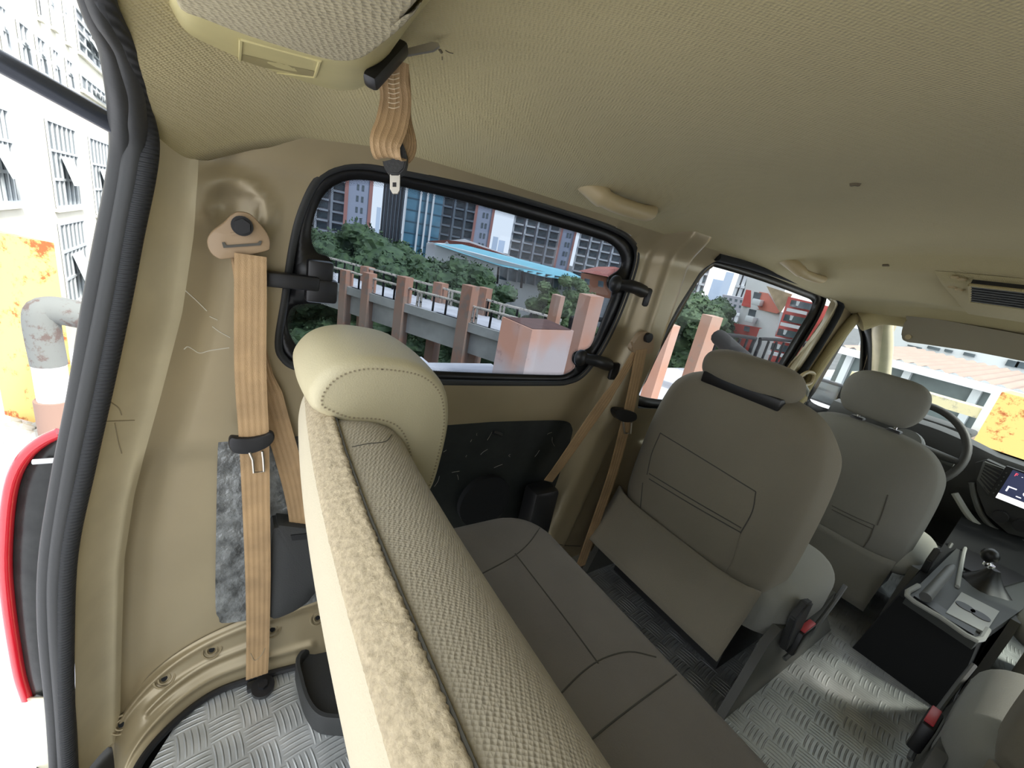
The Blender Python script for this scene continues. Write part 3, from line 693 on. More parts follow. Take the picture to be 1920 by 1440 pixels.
# ================================================================== CAPTAIN SEATS
def make_seat(name, label, xb, yc, front=False, dz=0, inb=-1):
    hw = .240; SEATB = SEATF if front else SEATM
    t = thing(name, (xb+.15, yc, 0), label, 'car seat')
    # backrest: stacked rounded sections
    bm = BM(); rings = []
    lv = [(.29, .200, .045, .055), (.31, .232, .075, .045), (.36, .240, .085, .035), (.45, .241, .088, .022), (.55, .241, .085, .012), (.63, .236, .080, .006), (.68, .228, .074, .004), (.72, .212, .066, .005), (.75, .186, .056, .008), (.77, .155, .044, .012), (.782, .112, .030, .018), (.786, .06, .016, .024)]
    for z, w, th, xo in lv:
        r = []
        for k in range(48):
            a = 2*PI*k/48; ca, sa = math.cos(a), math.sin(a)
            ex = abs(ca)**(2/3.6)*(1 if ca > 0 else -1); ey = abs(sa)**(2/3.2)*(1 if sa > 0 else -1)
            x = th*ex; y = w*ey
            if x < 0: x += .030*abs(ey)**4 * (1 if z < .7 else .5)         # back panel curls forward at its sides
            if x > 0: x += .045*abs(ey)**3*(1 if z < .7 else .3)           # side bolsters
            r.append(Vector((xb+.085+x+(z-.3)*.08, yc+y, z-dz)))
        rings.append(r)
    loft(bm, rings); back = obj('backrest', bm, SEATB, t, sharp=60, mods=[('SUBSURF', dict(levels=1, render_levels=2))])
    # kick panel hanging from the back
    bm = BM()
    def pan(u, v):
        z = .345-.180*u; w = hw*.955+.004*u; y = yc+w*(v*2-1)
        x = xb+.006-.050*u**1.3 + .034*abs(v*2-1)**6*(1-u)
        return Vector((x, y, z-dz*.6))
    grid(bm, pan, 8, 16); obj('kick_panel', bm, SEATB, t, mods=[('SOLIDIFY', dict(thickness=.010, offset=-1))])
    # cushion
    cz = .345-dz*.45
    cu = obj('cushion', cushion_mesh(xb+.06, xb+.46, yc-(.285 if inb < 0 else .245), yc+(.245 if inb < 0 else .285), .20, cz, r=.06, corner=.10, crown=.012), SEATC, t, sharp=60)
    # headrest
    if front:
        bm = BM(); rings = []
        for z, w, th in ((.815, .075, .022), (.822, .095, .036), (.85, .118, .046), (.885, .124, .050), (.92, .122, .048), (.945, .110, .042), (.962, .085, .030), (.968, .05, .016)):
            r = []
            for k in range(36):
                a = 2*PI*k/36; ca, sa = math.cos(a), math.sin(a)
                r.append(Vector((xb+.145+th*abs(ca)**.6*(1 if ca > 0 else -1), yc+.015+w*abs(sa)**.6*(1 if sa > 0 else -1), .968+(z-.968)*1.10-dz)))
            rings.append(r)
        loft(bm, rings); h = obj('headrest', bm, SEATB, t, sharp=60, mods=[('SUBSURF', dict(levels=1, render_levels=2))])
        for s in (-.055, .055):
            bm = BM(); tube(bm, [(xb+.14, yc+s, .76-dz), (xb+.14, yc+s, .83-dz)], .006, 10); obj('headrest_post', bm, CHROME, h)
            bm = BM(); box(bm, (xb+.122, yc+s-.02, .775-dz), (xb+.158, yc+s+.02, .792-dz), .004); obj('post_collar', bm, BLACK, h)
    else:
        bm = BM(); rings = []
        N = 16
        for i in range(N+1):
            s = -1+2*i/N; k = (1-abs(s)**4)**.5 if abs(s) < 1 else .02
            k = max(k, .08); r = []
            for q in range(28):
                a = 2*PI*q/28; ca, sa = math.cos(a), math.sin(a)
                r.append(Vector((xb+.118+.055*k*abs(ca)**.75*(1 if ca > 0 else -1), yc+.012+.135*s, .806+.050*k*abs(sa)**.8*(1 if sa > 0 else -1))))
            rings.append(r)
        loft(bm, rings); h = obj('headrest', bm, SEATB, t, sharp=60, mods=[('SUBSURF', dict(levels=1, render_levels=2))])
        bm = BM(); box(bm, (xb+.068, yc-.10, .755), (xb+.15, yc+.11, .785), .004); obj('headrest_mount', bm, BLACK, h)
    # side covers and frame
    for sgn, ys in ((-1, yc-(.283 if inb < 0 else .255)), (1, yc+(.235 if inb < 0 else .263))):
        bm = BM(); y = ys
        prism(bm, [(xb+.00, y, 0), (xb+.66, y, 0), (xb+.62, y, .03), (xb+.46, y, .16), (xb+.44, y, .245), (xb+.10, y, .255), (xb+.06, y, .22), (xb+.03, y, .10)], (0, .02, 0))
        sc_ = obj('side_cover', bm, mat('side_cover_plastic', (.075, .075, .065), .5) if 'side_cover_plastic' not in bpy.data.materials else bpy.data.materials['side_cover_plastic'], t)
        if sgn == inb:
            y = y if inb < 0 else y+.02; k_ = -inb
            bm = BM()
            if inb < 0: prism(bm, [(xb+.14, y, .18), (xb+.19, y, .20), (xb+.17, y, .33), (xb+.13, y, .34), (xb+.10, y, .30)], (0, -.018*k_, 0)); bmesh.ops.bevel(bm, geom=bm.edges[:], offset=.004, segments=2, affect='EDGES') if inb < 0 else box(bm, (xb+.10, y, .17), (xb+.15, y+.012, .22), .004); obj('recline_lever', bm, DKGREY, t)
            bm = BM(); box(bm, (xb+.17, y-.03*k_, .16), (xb+.25, y-.006*k_, .235), .006); bk = obj('belt_buckle', bm, BLACK, t)
            bm = BM(); box(bm, (xb+.178, y-.028*k_, .235), (xb+.242, y-.012*k_, .242), .002); obj('release_button', bm, REDP, bk)
            bm = BM(); tube(bm, smoothpts([(xb+.20, y-.012*k_, .12), (xb+.28, y-.016*k_, .15), (xb+.40, y-.012*k_, .22), (xb+.46, y-.008*k_, .27)], 4), .006, 8); obj('trim_rail', bm, MIDGREY, t)
    bm = BM(); box(bm, (xb+.08, yc-.20, .03), (xb+.40, yc+.19, .22)); obj('seat_frame', bm, BLACK, t)
    return t, back
s2, s2b = make_seat('captain_seat', 'taupe second row seat with a low roll headrest directly ahead of the bench', 1.005, .515)
s2r, _ = make_seat('captain_seat', 'grey second row seat at the bottom right corner with a red buckle button', 1.02, -.335, inb=1)
dr, drb = make_seat('driver_seat', 'grey driver seat with a padded headrest on posts behind the steering wheel', 1.79, .430, front=True, dz=.135)
pa, _ = make_seat('passenger_seat', 'front passenger seat partly cut by the right frame edge beside the console', 1.80, -.345, front=True, dz=.135, inb=1)
for s in ([(1238, 812), (1320, 862), (1417, 922)], [(1238, 812), (1222, 850), (1213, 890)], [(1417, 922), (1410, 960), (1388, 1000)], [(1217, 898), (1300, 948), (1388, 998)], [(1217, 888), (1300, 938), (1390, 990)], [(1388, 1000), (1372, 1052), (1350, 1085)], [(1205, 905), (1200, 960)], [(1198, 962), (1290, 1030), (1365, 1085)]):
    seam('seam', s2b, s, .0014, SEATB if s[0][1] > 955 else SEAM)
for s in ([(1560, 948), (1600, 968), (1640, 985)], [(1640, 985), (1630, 1010), (1612, 1035)], [(1560, 955), (1600, 975), (1637, 992)], [(1665, 928), (1655, 960), (1645, 985)]):
    seam('seam', drb, s, .0016)

# ================================================================== CEILING THINGS
# housing for the centre belt
t = thing('belt_housing', (.05, .45, 1.13), 'rounded ceiling housing with yellowed plastic rim and knit fabric cover at the top left', 'ceiling housing')
outO = [(306, -20), (313, 10), (343, 92), (400, 122), (480, 150), (560, 166), (630, 174), (672, 162), (702, 132), (745, 70), (790, 8)]
inO = [(322, -20), (333, 0), (370, 14), (430, 38), (493, 60), (570, 84), (640, 101), (685, 96), (728, 66), (765, 34), (793, 0)]
back_ = [(.112, .27), (.105, .18), (.08, .08), (.04, .03), (-.02, .06), (-.05, .18), (-.055, .32)]
Po = smoothpts([at('z', 1.150, *p) for p in outO]+[Vector((x, y, 1.150)) for x, y in back_], 5, True)
Pi = smoothpts([at('z', 1.105, *p) for p in inO]+[Vector((x*.70, .30+(y-.30)*.93, 1.105)) for x, y in back_], 5, True)
bm = BM(); loft(bm, [[p+Vector((0, 0, .03)) for p in Po], Po, [p+Vector((0, 0, -.004)) for p in Po], [a.lerp(b, .5) for a, b in zip(Po, Pi)], Pi], False)
rim = obj('plastic_rim', bm, PODP, t, sharp=50)
bm = BM(); cc = Vector((.02, .34, 1.105)); rings = [Pi]
for k, dz in ((.02, -.003), (.05, -.005), (.09, -.006)):
    rings.append([p.lerp(cc, k)+Vector((0, 0, dz)) for p in Pi])
loft(bm, rings, True); bmesh.ops.triangulate(bm, faces=[f for f in bm.faces if len(f.verts) > 8]); obj('fabric_cover', bm, PODF, t, sharp=70)
bm = BM(); P = [(p.lerp(q, .0)) for p, q in zip(on_surface(rim, [(450, 72), (602, 112), (588, 146), (447, 128)], .001), [Vector()]*4)]
P2 = on_surface(rim, [(452, 73), (600, 113), (590, 144), (449, 126)], .0012)
if len(P2) == 4:
    n_ = (P2[1]-P2[0]).cross(P2[3]-P2[0]).normalized()
    if n_.dot(P2[0]-CAM) < 0: n_ = -n_
    DKP = PODP
    fr = BM(); tube(fr, P2+[P2[0]], .0016, 6); obj('recess_edge', fr, PODP, rim)
    q = [P2[0].lerp(P2[3], .12), P2[1].lerp(P2[2], .12), P2[2], P2[3]]
    lip = BM(); prism(lip, [P2[0], P2[1], P2[1].lerp(P2[2], .62), P2[0].lerp(P2[3], .42)], n_*.004); 
    obj('recess_flap', lip, PODP, rim)
    rec = BM(); a, b, c_, d = [p+n_*.0 for p in P2]
    fillv = [rec.verts.new(p-n_*.0002) for p in (P2[0].lerp(P2[3], .42), P2[1].lerp(P2[2], .62), P2[2], P2[3])]; rec.faces.new(fillv); obj('recess_shade', rec, mat('brown_recess_shade', (.30, .25, .11), .6), rim)  # flat face, rim plastic darkened to stand for shade inside the recess
# hanging centre belt
t = thing('hanging_seat_belt', at('z', 1.03, 738, 350), 'short tan belt hanging from the ceiling housing with two metal tongues', 'seat belt')
d0 = far(742, 112, .50)
def H(px, py, r=.50): return far(px, py, r)
bm = BM(); wv = (_R*.9+_f*.35)
pts = smoothpts([H(741, 112, .50), H(738, 150, .50), H(742, 190, .50), H(734, 235, .495), H(722, 268, .49), H(728, 292, .495), H(744, 296, .505)], 5)
ribbon(bm, pts, wv, [.026+.004*math.sin(i/9) for i in range(len(pts))], ridge=.0006); o1 = obj('webbing', bm, BELT, t)
for k in range(8):
    y0 = 138+k*9; seam('stitch_line', o1, [(728, y0), (738, y0+2), (749, y0-1)], .0005, mat('light_stitch', (.75, .62, .42), .7))
bm = BM(); pts = smoothpts([H(752, 118, .507), H(757, 170, .51), H(758, 215, .51), H(768, 262, .51), H(763, 288, .51), H(745, 300, .508)], 5)
ribbon(bm, pts, (_f*.8+_R*.4), .020, ridge=.0006); obj('webbing', bm, BELT, t)
bm = BM(); A = [H(*p, .497) for p in ((718, 300), (716, 302), (722, 318), (730, 326), (748, 326), (758, 316), (762, 298), (760, 282), (752, 262), (745, 258), (742, 270), (748, 290), (740, 300), (728, 303))]
prism(bm, A, _f*.010); bmesh.ops.bevel(bm, geom=bm.edges[:], offset=.0012, segments=2, affect='EDGES'); tg = obj('tongue_grip', bm, DKGREY, t)
bm = BM(); A = [H(*p, .500) for p in ((731, 322), (750, 322), (749, 356), (745, 363), (736, 363), (731, 354))]; prism(bm, A, _f*.002)
tt = obj('metal_tongue', bm, METAL, tg); bm = BM(); A = [H(*p, .4995) for p in ((736, 342), (743, 342), (743, 350), (736, 350))]; prism(bm, A, _f*.001); obj('tongue_hole', bm, BLACK, tt)
bm = BM(); a = H(692, 156, .47); b = H(756, 86, .50)
rt = (b-a).normalized(); sd_ = rt.cross(_f).normalized(); rot = Matrix((rt, sd_, rt.cross(sd_))).transposed()
obox(bm, a.lerp(b, .5), (b-a).length, .014, .014, rot, .004); obj('black_keeper', bm, BLACK, t)
bm = BM(); A = [H(*p, .50) for p in ((752, 105), (758, 92), (810, 78), (822, 80), (824, 86), (812, 94))]; prism(bm, A, _f*.0025); obj('metal_tongue', bm, METAL, t)

# grab handles
def grab(px0, px1, lab, y=.69, thick=.016, z=None, m=BEIGEP):
    a = at('y', y, *px0); b = at('y', y, *px1)
    t = thing('grab_handle', a.lerp(b, .5), lab, 'grab handle', 'grab handles over the side windows')
    bm = BM(); drop = Vector((0, -.040, -.028)); L = b-a
    pts = smoothpts([a+Vector((0, .028, .010)), a+drop*.3, a+L*.12+drop*.9, a+L*.3+drop*1.1, a+L*.7+drop*1.05, a+L*.9+drop*.8, b+drop*.2, b+Vector((0, .028, .010))], 5)
    N = len(pts); tube(bm, pts, [.020*thick/.016 if i < N*.3 or i > N*.8 else thick for i in range(N)], 14); g = obj('grip', bm, m, t)
    bm = BM(); c = a+L*.07+drop*.7; obox(bm, c, .035, .012, .022, bev=.004); obj('end_cap', bm, m, g)
    bm = BM(); ball(bm, b+Vector((.0, -.006, .018)), (.006, .006, .010)); obj('coat_hook', bm, m, g)
grab((1098, 338), (1212, 380), 'beige ceiling grab handle above the large side window')
grab((1478, 488), (1532, 508), 'darker folded grab handle above the sliding door window', y=.69, thick=.014)

# roof air outlet panel
def roofpt(x, y, d=.004): 
    s = (y-.05)/.728; return Vector((x, y, zc(x)-(zc(x)-zedge(x))*abs(s)**3.2-d))
A = roofpt(1.62, .33, 0); 
t = thing('roof_air_panel', (1.80, .1, 1.10), 'roof panel with air outlet slats and four small buttons ahead of the ceiling step', 'air outlet')
bm = BM(); pan = [[roofpt(x, y, .001 if (x in (1.52, 1.98) or y in (-.30, .37)) else .016) for y in (-.30, -.28, 0, .2, .35, .37)] for x in (1.52, 1.54, 1.58, 1.62, 1.7, 1.8, 1.95, 1.98)]
loft(bm, pan, False, False); pn = obj('panel', bm, HEAD, t)
def rp(px, py, off=.0):
    q = on_surface(pn, [(px, py)], off); return q[0] if q else None
c4 = [rp(1822, 524), rp(1935, 540), rp(1935, 580), rp(1826, 556)]
P_ = on_surface(pn, [(1824, 524), (1824, 556), (1918, 572), (1918, 534)], .0)
if len(P_) == 4:
    n_ = (P_[1]-P_[0]).cross(P_[3]-P_[0]).normalized()
    if n_.z > 0: n_ = -n_
    ex = (P_[3]-P_[0])*1.9; ey = P_[1]-P_[0]
    bm = BM(); prism(bm, [P_[0], P_[0]+ey, P_[0]+ey+ex, P_[0]+ex], n_*.014); vn = obj('vent_cavity', bm, BLACK, pn)
    for k in range(7):
        f = (k+.5)/7; a = P_[0]+ey*f+n_*.015; bm = BM(); tube(bm, [a, a+ex], .0022, 6); obj('slat', bm, MIDGREY, vn)
    bm = BM(); loop = [P_[0], P_[0]+ey, P_[0]+ey+ex, P_[0]+ex, P_[0]]; tube(bm, [p+n_*.014 for p in loop], .004, 6); obj('vent_frame', bm, HEAD, vn)
for px, py in ((1790, 520), (1804, 524), (1786, 538), (1799, 543)):
    q = rp(px, py)
    if q: bm = BM(); disc(bm, q, (.1, 0, -1), .009, .006, 16); obj('button', bm, BEIGEP, pn)

# sun visor
t = thing('sun_visor', (2.3, .40, 1.03), 'taupe sun visor folded down at the top of the windshield', 'sun visor')
A = [at('x', 2.30, *p) for p in ((1702, 596), (1693, 612), (1690, 634), (1700, 641), (1730, 645), (1830, 660), (1960, 682), (1980, 650), (1980, 640), (1720, 592))]
bm = BM(); P = smoothpts(A, 3, True); prism(bm, P, (.022, 0, .004)); bmesh.ops.bevel(bm, geom=[e for e in bm.edges if abs(e.verts[0].co.x-e.verts[1].co.x) < 1e-4], offset=.006, segments=3, affect='EDGES')
sv = obj('visor_board', bm, mat('taupe_visor_cloth', (.30, .27, .20), .8, bump=.2, bscale=400), t)
bm = BM(); c = at('x', 2.30, 1704, 632); disc(bm, c, (1, 0, 0), .010, .020, 16); obj('pivot', bm, BEIGEP, t)

# ================================================================== FRONT CABIN
# dashboard
t = thing('dashboard', (2.75, .05, .2), 'dark grey dashboard with air vent under the windshield', 'dashboard')
bm = BM()
def dprof(y):
    c = .02*math.cos((y-.40)/.22*PI/2) if abs(y-.40) < .22 else 0
    return [(2.99, y, .485), (2.86, y, .52+c*.3), (2.72, y, .557+c), (2.60, y, .592+c*1.6), (2.545, y, .583+c*1.4), (2.525, y, .55), (2.52, y, .44), (2.55, y, .36), (2.62, y, .28), (2.7, y, .2), (2.99, y, .15)]
rings = [[Vector(p) for p in dprof(-.70+1.46*i/40)] for i in range(41)]
loft(bm, rings); dash = obj('dash_body', bm, DKGREY, t, sharp=40)
bm = BM(); grid(bm, lambda u, v: Vector((2.60+.385*u, -.69+1.44*v, interp([(0, .596), (.32, .560), (.7, .523), (1, .488)], u)+.002)), 6, 10); obj('dash_top', bm, MIDGREY, t)
# sweeping lower trim
seg = [(1822, 905), (1828, 935), (1840, 965), (1862, 990), (1895, 1008), (1935, 1022)]
P = smoothpts([at('x', 2.50, *p) for p in seg], 4); bm = BM(); tube(bm, P, .010, 8); obj('trim_sweep', bm, MIDGREY, t)
P = smoothpts([at('x', 2.48, *p) for p in ((1790, 925), (1815, 965), (1840, 990), (1880, 1010), (1930, 1030))], 4); bm = BM(); tube(bm, P, .012, 8); obj('trim_sweep', bm, TRAYGREY, t)
bm = BM(); prism(bm, [at('x', 2.49, *p) for p in ((1828, 868), (1850, 862), (1890, 880), (1930, 895), (1930, 1010), (1890, 1000), (1850, 965), (1832, 920))], (.04, 0, 0)); cs = obj('centre_stack', bm, DKGREY, t)
vo = [at('x', 2.485, *p) for p in ((1846, 866), (1884, 880), (1856, 930), (1834, 900))]
bm = BM(); prism(bm, vo, (.008, 0, 0)); vt = obj('air_vent', bm, BLACK, t)
for k in range(7):
    f = (k+.5)/7; a = vo[0].lerp(vo[3], f); b = vo[1].lerp(vo[2], f); bm = BM(); tube(bm, [a, b], .0028, 6); obj('slat', bm, MIDGREY, vt)
bm = BM(); tube(bm, vo+[vo[0]], .004, 6); obj('vent_frame', bm, MIDGREY, vt)
for px, py in ((1876, 968), (1915, 985)):
    bm = BM(); c = at('x', 2.475, px, py); disc(bm, c, (1, 0, 0), .022, .03, 24); obj('climate_knob', bm, BLACK, t)
bm = BM(); box(bm, (2.66, .28, .595), (2.80, .52, .625), .012); obj('cluster_hood', bm, DKGREY, t)
# touch screen
t = thing('touch_screen', at('x', 2.46, 1900, 900), 'black tablet style touch screen standing on the dashboard showing a large digit 8', 'screen')
so = [at('x', 2.465, *p) for p in ((1887, 873), (1858, 932))]
TL, BL = so; y1 = TL.y; z1 = TL.z; z0 = BL.z; y0 = y1-.245
bm = BM(); box(bm, (2.462, y0, z0), (2.475, y1, z1), .003); sb = obj('housing', bm, BLACK, t)
iy1 = y1-.020; bm = BM(); box(bm, (2.4605, y0+.005, z0+.030), (2.4625, iy1, z1-.006)); obj('display', bm, mat('display_navy', (.012, .016, .045), .2, emit=1.2), sb)
bm = BM(); box(bm, (2.4605, y0+.005, z0+.006), (2.4625, iy1, z0+.028)); obj('display_bar', bm, mat('display_white', (.85, .85, .88), .3, emit=1.0), sb)
WHT = mat('display_text', (.9, .92, 1), .3, emit=1.6); RDT = mat('display_red', (.9, .08, .12), .3, emit=1.2)
def text(s, y, z, size, m, par, x=2.4598):
    cu = bpy.data.curves.new('t', 'FONT'); cu.body = s; cu.size = size; cu.extrude = .0003; o = bpy.data.objects.new('t', cu); COL.objects.link(o)
    dg = bpy.context.evaluated_depsgraph_get(); me = bpy.data.meshes.new_from_object(o.evaluated_get(dg)); bpy.data.objects.remove(o)
    bm = BM(); bm.from_mesh(me); bmesh.ops.transform(bm, verts=bm.verts, matrix=Matrix(((0, 0, 1, x), (-1, 0, 0, y), (0, 1, 0, z), (0, 0, 0, 1)))); return obj('digit', bm, m, par)
text('8:', iy1-.052, z0+.050, .045, WHT, sb); text('F', iy1-.010, z1-.026, .018, RDT, sb); text('- - -', iy1-.028, z1-.024, .014, WHT, sb)
bm = BM(); box(bm, (2.4596, iy1-.035, z0+.062), (2.4604, iy1-.012, z0+.066)); box(bm, (2.4596, iy1-.016, z0+.045), (2.4604, iy1-.012, z0+.066))
for k in range(3): box(bm, (2.4596, iy1-.055-k*.022, z0+.038), (2.4604, iy1-.042-k*.022, z0+.041))
obj('display_icons', bm, WHT, sb)
bm = BM()
for k in range(6): disc(bm, (2.4605, y1-.010, z0+.02+k*.018), (1, 0, 0), .0022, .003, 8)
obj('touch_buttons', bm, MIDGREY, sb)
# steering wheel
wc = Vector((2.36, .415, .545)); nrm = Vector((-.90, 0, .43)).normalized(); sx_ = Vector((0, 1, 0)); sy_ = nrm.cross(sx_).normalized()
t = thing('steering_wheel', wc, 'dark grey steering wheel ahead of the driver seat', 'steering wheel')
bm = BM(); ctube(bm, [wc+.182*(math.cos(a*PI/24)*sx_+math.sin(a*PI/24)*sy_) for a in range(48)], .0145, 12); obj('rim', bm, DKGREY, t)
bm = BM(); disc(bm, wc-nrm*.01, nrm, .065, .04, 24, .055); obj('hub', bm, MIDGREY, t)
for a in (0, 180, 270 if sy_.z > 0 else 90):
    d = math.cos(R(a))*sx_+math.sin(R(a))*sy_; bm = BM(); tube(bm, [wc+d*.05, wc+d*.175], [.020, .012], 10); obj('spoke', bm, DKGREY, t)
bm = BM(); tube(bm, [wc-nrm*.02, wc-nrm*.28], .035, 16); cl = obj('steering_column', bm, BLACK, t)
for s in (1, -1):
    bm = BM(); tube(bm, [wc-nrm*.07+sx_*s*.03, wc-nrm*.06+sx_*s*.16], [.008, .013], 10); obj('stalk', bm, MIDGREY, t)
# centre console
t = thing('centre_console', (1.9, .055, 0), 'black carpeted centre console with grey top tray between the front seats', 'console')
bm = BM()
def cring(x, w0, w1, z, z0=0.0): return [Vector((x, .052+w0, z0)), Vector((x, .052+w1, z)), Vector((x, .052-w1, z)), Vector((x, .052-w0, z0))]
loft(bm, [cring(1.655, .115, .085, .245), cring(1.68, .115, .088, .25), cring(2.2, .11, .10, .25), cring(2.55, .11, .12, .34)]); obj('carpeted_body', bm, FELT, t)
CZ = .262
def top(pts, z=CZ): return [at('z', z, *p) for p in pts]
bm = BM(); ring = top([(1701, 1116), (1722, 1098), (1800, 1022), (1860, 1010), (1935, 1040), (1935, 1130), (1842, 1195), (1832, 1202)]); c_in = sum(ring, Vector())/len(ring)
prism(bm, ring, (0, 0, -.03)); tr = obj('top_tray', bm, mat('dark_tray_plastic', (.06, .065, .062), .5), t)
bm = BM(); tube(bm, smoothpts(top([(1722, 1098), (1701, 1117), (1765, 1158), (1830, 1200), (1852, 1180)], CZ+.004), 3), .007, 8); obj('tray_rim', bm, TRAYGREY, tr)
bm = BM(); prism(bm, top([(1714, 1117), (1726, 1110), (1782, 1148), (1832, 1178), (1826, 1190), (1770, 1156)], CZ+.006), (0, 0, -.006)); obj('tray_slot', bm, BLACK, tr)
bm = BM(); prism(bm, top([(1803, 1110), (1874, 1146), (1848, 1186), (1774, 1148)], CZ+.008), (0, 0, -.008)); obj('cup_holder_plate', bm, TRAYGREY, tr)
bm = BM()
for px, py in ((1810, 1138), (1838, 1154)): disc(bm, at('z', CZ+.0085, px, py), (0, 0, 1), .021, .003, 28)
obj('cup_holder', bm, BLACK, tr)
bm = BM(); prism(bm, top([(1812, 1024), (1860, 1018), (1930, 1050), (1930, 1085), (1880, 1100), (1800, 1060)], CZ+.008), (0, 0, -.008)); obj('front_pocket', bm, BLACK, tr)
bm = BM(); tube(bm, smoothpts(top([(1795, 1100), (1812, 1020), (1830, 1012), (1870, 1018), (1935, 1050)], CZ+.004), 3), .006, 8); obj('pocket_rim', bm, TRAYGREY, tr)
# gear lever
gb = at('z', CZ, 1845, 1098); t = thing('gear_lever', gb, 'black gear lever with leather boot standing in the console', 'gear lever')
kt = at('x', gb.x, 1860, 1036); bm = BM(); rings = []
for k, (r, z) in enumerate(((.058, 0), (.046, .012), (.03, .03), (.018, .05), (.012, .065))):
    rings.append([gb+Vector((r*(1+.12*math.cos(4*a*PI/10))*math.cos(a*PI/10), r*(1+.12*math.cos(4*a*PI/10))*math.sin(a*PI/10), z)) for a in range(20)])
loft(bm, rings); obj('boot', bm, BLACK, t)
bm = BM(); tube(bm, [gb+Vector((0, 0, .05)), kt+Vector((0, 0, -.03))], .007, 10); obj('shaft', bm, CHROME, t)
bm = BM(); disc(bm, gb.lerp(kt, .62), (0, 0, 1), .014, .008, 20); obj('collar', bm, CHROME, t)
bm = BM(); ball(bm, kt+Vector((0, 0, -.012)), (.026, .022, .024)); obj('knob', bm, BLACK, t)
# handbrake
a = at('z', CZ+.03, 1735, 1120); b = at('z', CZ+.055, 1786, 1062)
t = thing('handbrake_lever', a, 'grey handbrake lever lying on the left of the console', 'handbrake')
bm = BM(); tube(bm, [a, a.lerp(b, .3), b.lerp(a, .1), b], [.014, .013, .012, .008], 12); obj('grip', bm, MIDGREY, t)
bm = BM(); disc(bm, b, (b-a), .006, .012, 12); obj('release_button', bm, BLACK, t)
# door mirror outside the driver's window
t = thing('door_mirror', at('y', .95, 1545, 745), 'black door mirror outside the driver window', 'mirror')
bm = BM(); c = at('y', .93, 1550, 735); obox(bm, c, .07, .17, .14, bev=.025, seg=4); obj('mirror_shell', bm, BLACK, t)
bm = BM(); tube(bm, [c+Vector((0, -.04, -.04)), Vector((c.x, .80, c.z-.05))], .02, 10); obj('mirror_arm', bm, BLACK, t)
bm = BM(); obox(bm, c+Vector((-.037, 0, 0)), .004, .14, .11, bev=.001); obj('mirror_glass', bm, mat('mirror_glass', (.12, .13, .13), .15, .6), t)
# driver's belt ring on the B pillar
t = thing('belt_guide_loop', at('y', .74, 1512, 712), 'beige belt guide loop on the pillar behind the driver window', 'belt guide')
bm = BM(); P = smoothpts([at('y', .735, *p) for p in ((1500, 708), (1515, 698), (1526, 702), (1520, 718), (1505, 722))], 3, True); ctube(bm, P, .008, 8); obj('loop', bm, BEIGEP, t)
bm = BM(); P = [at('y', .73, *p) for p in ((1508, 722), (1514, 732), (1512, 742))]; tube(bm, P, .008, 8); obj('hook', bm, TRAYGREY, t)

# ================================================================== VAN OUTSIDE: tail light, quarter panel, strut
t = thing('tail_light', at('y', .83, 60, 1100), 'smoked tail light with a red outer band on the rear corner of the van', 'tail light')
rd = [((112, 812), .80), ((82, 826), .80), ((52, 850), .80), ((30, 885), .80), ((18, 930), .80), ((12, 990), .80), ((10, 1060), .80), ((16, 1130), .80), ((26, 1200), .80), ((38, 1265), .80), ((52, 1308), .80)]
Rr = smoothpts([at('y', y, *p) for p, y in rd], 4); 
bm = BM(); tube(bm, Rr, .0085, 10); obj('red_band', bm, RED, t)
inn = smoothpts([at('y', .775, *p) for p in ((150, 812), (140, 850), (125, 900), (110, 960), (100, 1020), (95, 1080), (92, 1140), (90, 1200), (92, 1250), (96, 1290), (100, 1315))], 4)
bm = BM(); mid = [(a+b)/2+Vector((-.004, .004, 0)) for a, b in zip(Rr, inn)]; loft(bm, [[p+Vector((.002, .001, 0)) for p in Rr], mid, inn], False, False); obj('smoked_lens', bm, LENS, t, mods=[('SOLIDIFY', dict(thickness=.006))])
bm = BM(); tube(bm, [at('y', .785, 62, 866), at('y', .78, 118, 862)], .004, 8); obj('clear_bar', bm, mat('clear_bar', (.75, .78, .78), .2), t)
bm = BM()
qa = smoothpts([at('y', .80, *p) for p in ((50, 1306), (60, 1340), (68, 1370), (60, 1420), (45, 1500))], 4); qb = smoothpts([at('y', .75, *p) for p in ((110, 1306), (112, 1340), (114, 1370), (118, 1420), (120, 1500))], 4)
loft(bm, [qa, qb], False, False); o = obj('rear_quarter_panel', bm, PANELC, mods=[('SOLIDIFY', dict(thickness=.004))]); tag(o, 'cream painted body corner below the tail light at the bottom left', 'body panel')
bm = BM(); tube(bm, [at('y', .70, 225, 240), at('y', .69, 110, 176), at('y', .68, -60, 82)], .0105, 14)
o = obj('gas_strut', bm, mat('black_strut_steel', (.03, .035, .045), .25, .4)); tag(o, 'dark metal tailgate gas strut crossing the rear opening at the upper left', 'strut')

# ================================================================== OUTSIDE WORLD
GZ = -.65; LZ = -9.0
CONC = mat('weathered_concrete', (.50, .50, .47), .9, var=.3, vscale=1.2, bump=.3, bscale=20)
CONCP = mat('pale_concrete_slab', (.62, .62, .66), .85, var=.2, vscale=2)
ASPH = mat('dark_asphalt', (.10, .105, .11), .9, var=.3, vscale=.5)
ORANGE = rusty('faded_orange_paint', (.52, .26, .17), (.20, .06, .035), .60, 1.6, pale=(.48, .36, .31))
ORANGED = rusty('orange_column_paint', (.42, .22, .15), (.30, .22, .18), .52, 1.0, pale=(.36, .30, .25))
YELLOW = rusty('yellow_rusted_paint', (.86, .58, .19), (.45, .11, .03), .53, 5)
RAILM = rusty('striped_rail_paint', (.55, .50, .44), (.05, .05, .055), .5, 6)
RAILB = mat('black_rail_paint', (.012, .012, .014), .7, spec=.2)
CREAMB = mat('cream_render', (.86, .83, .72), .9, var=.1, vscale=.6)
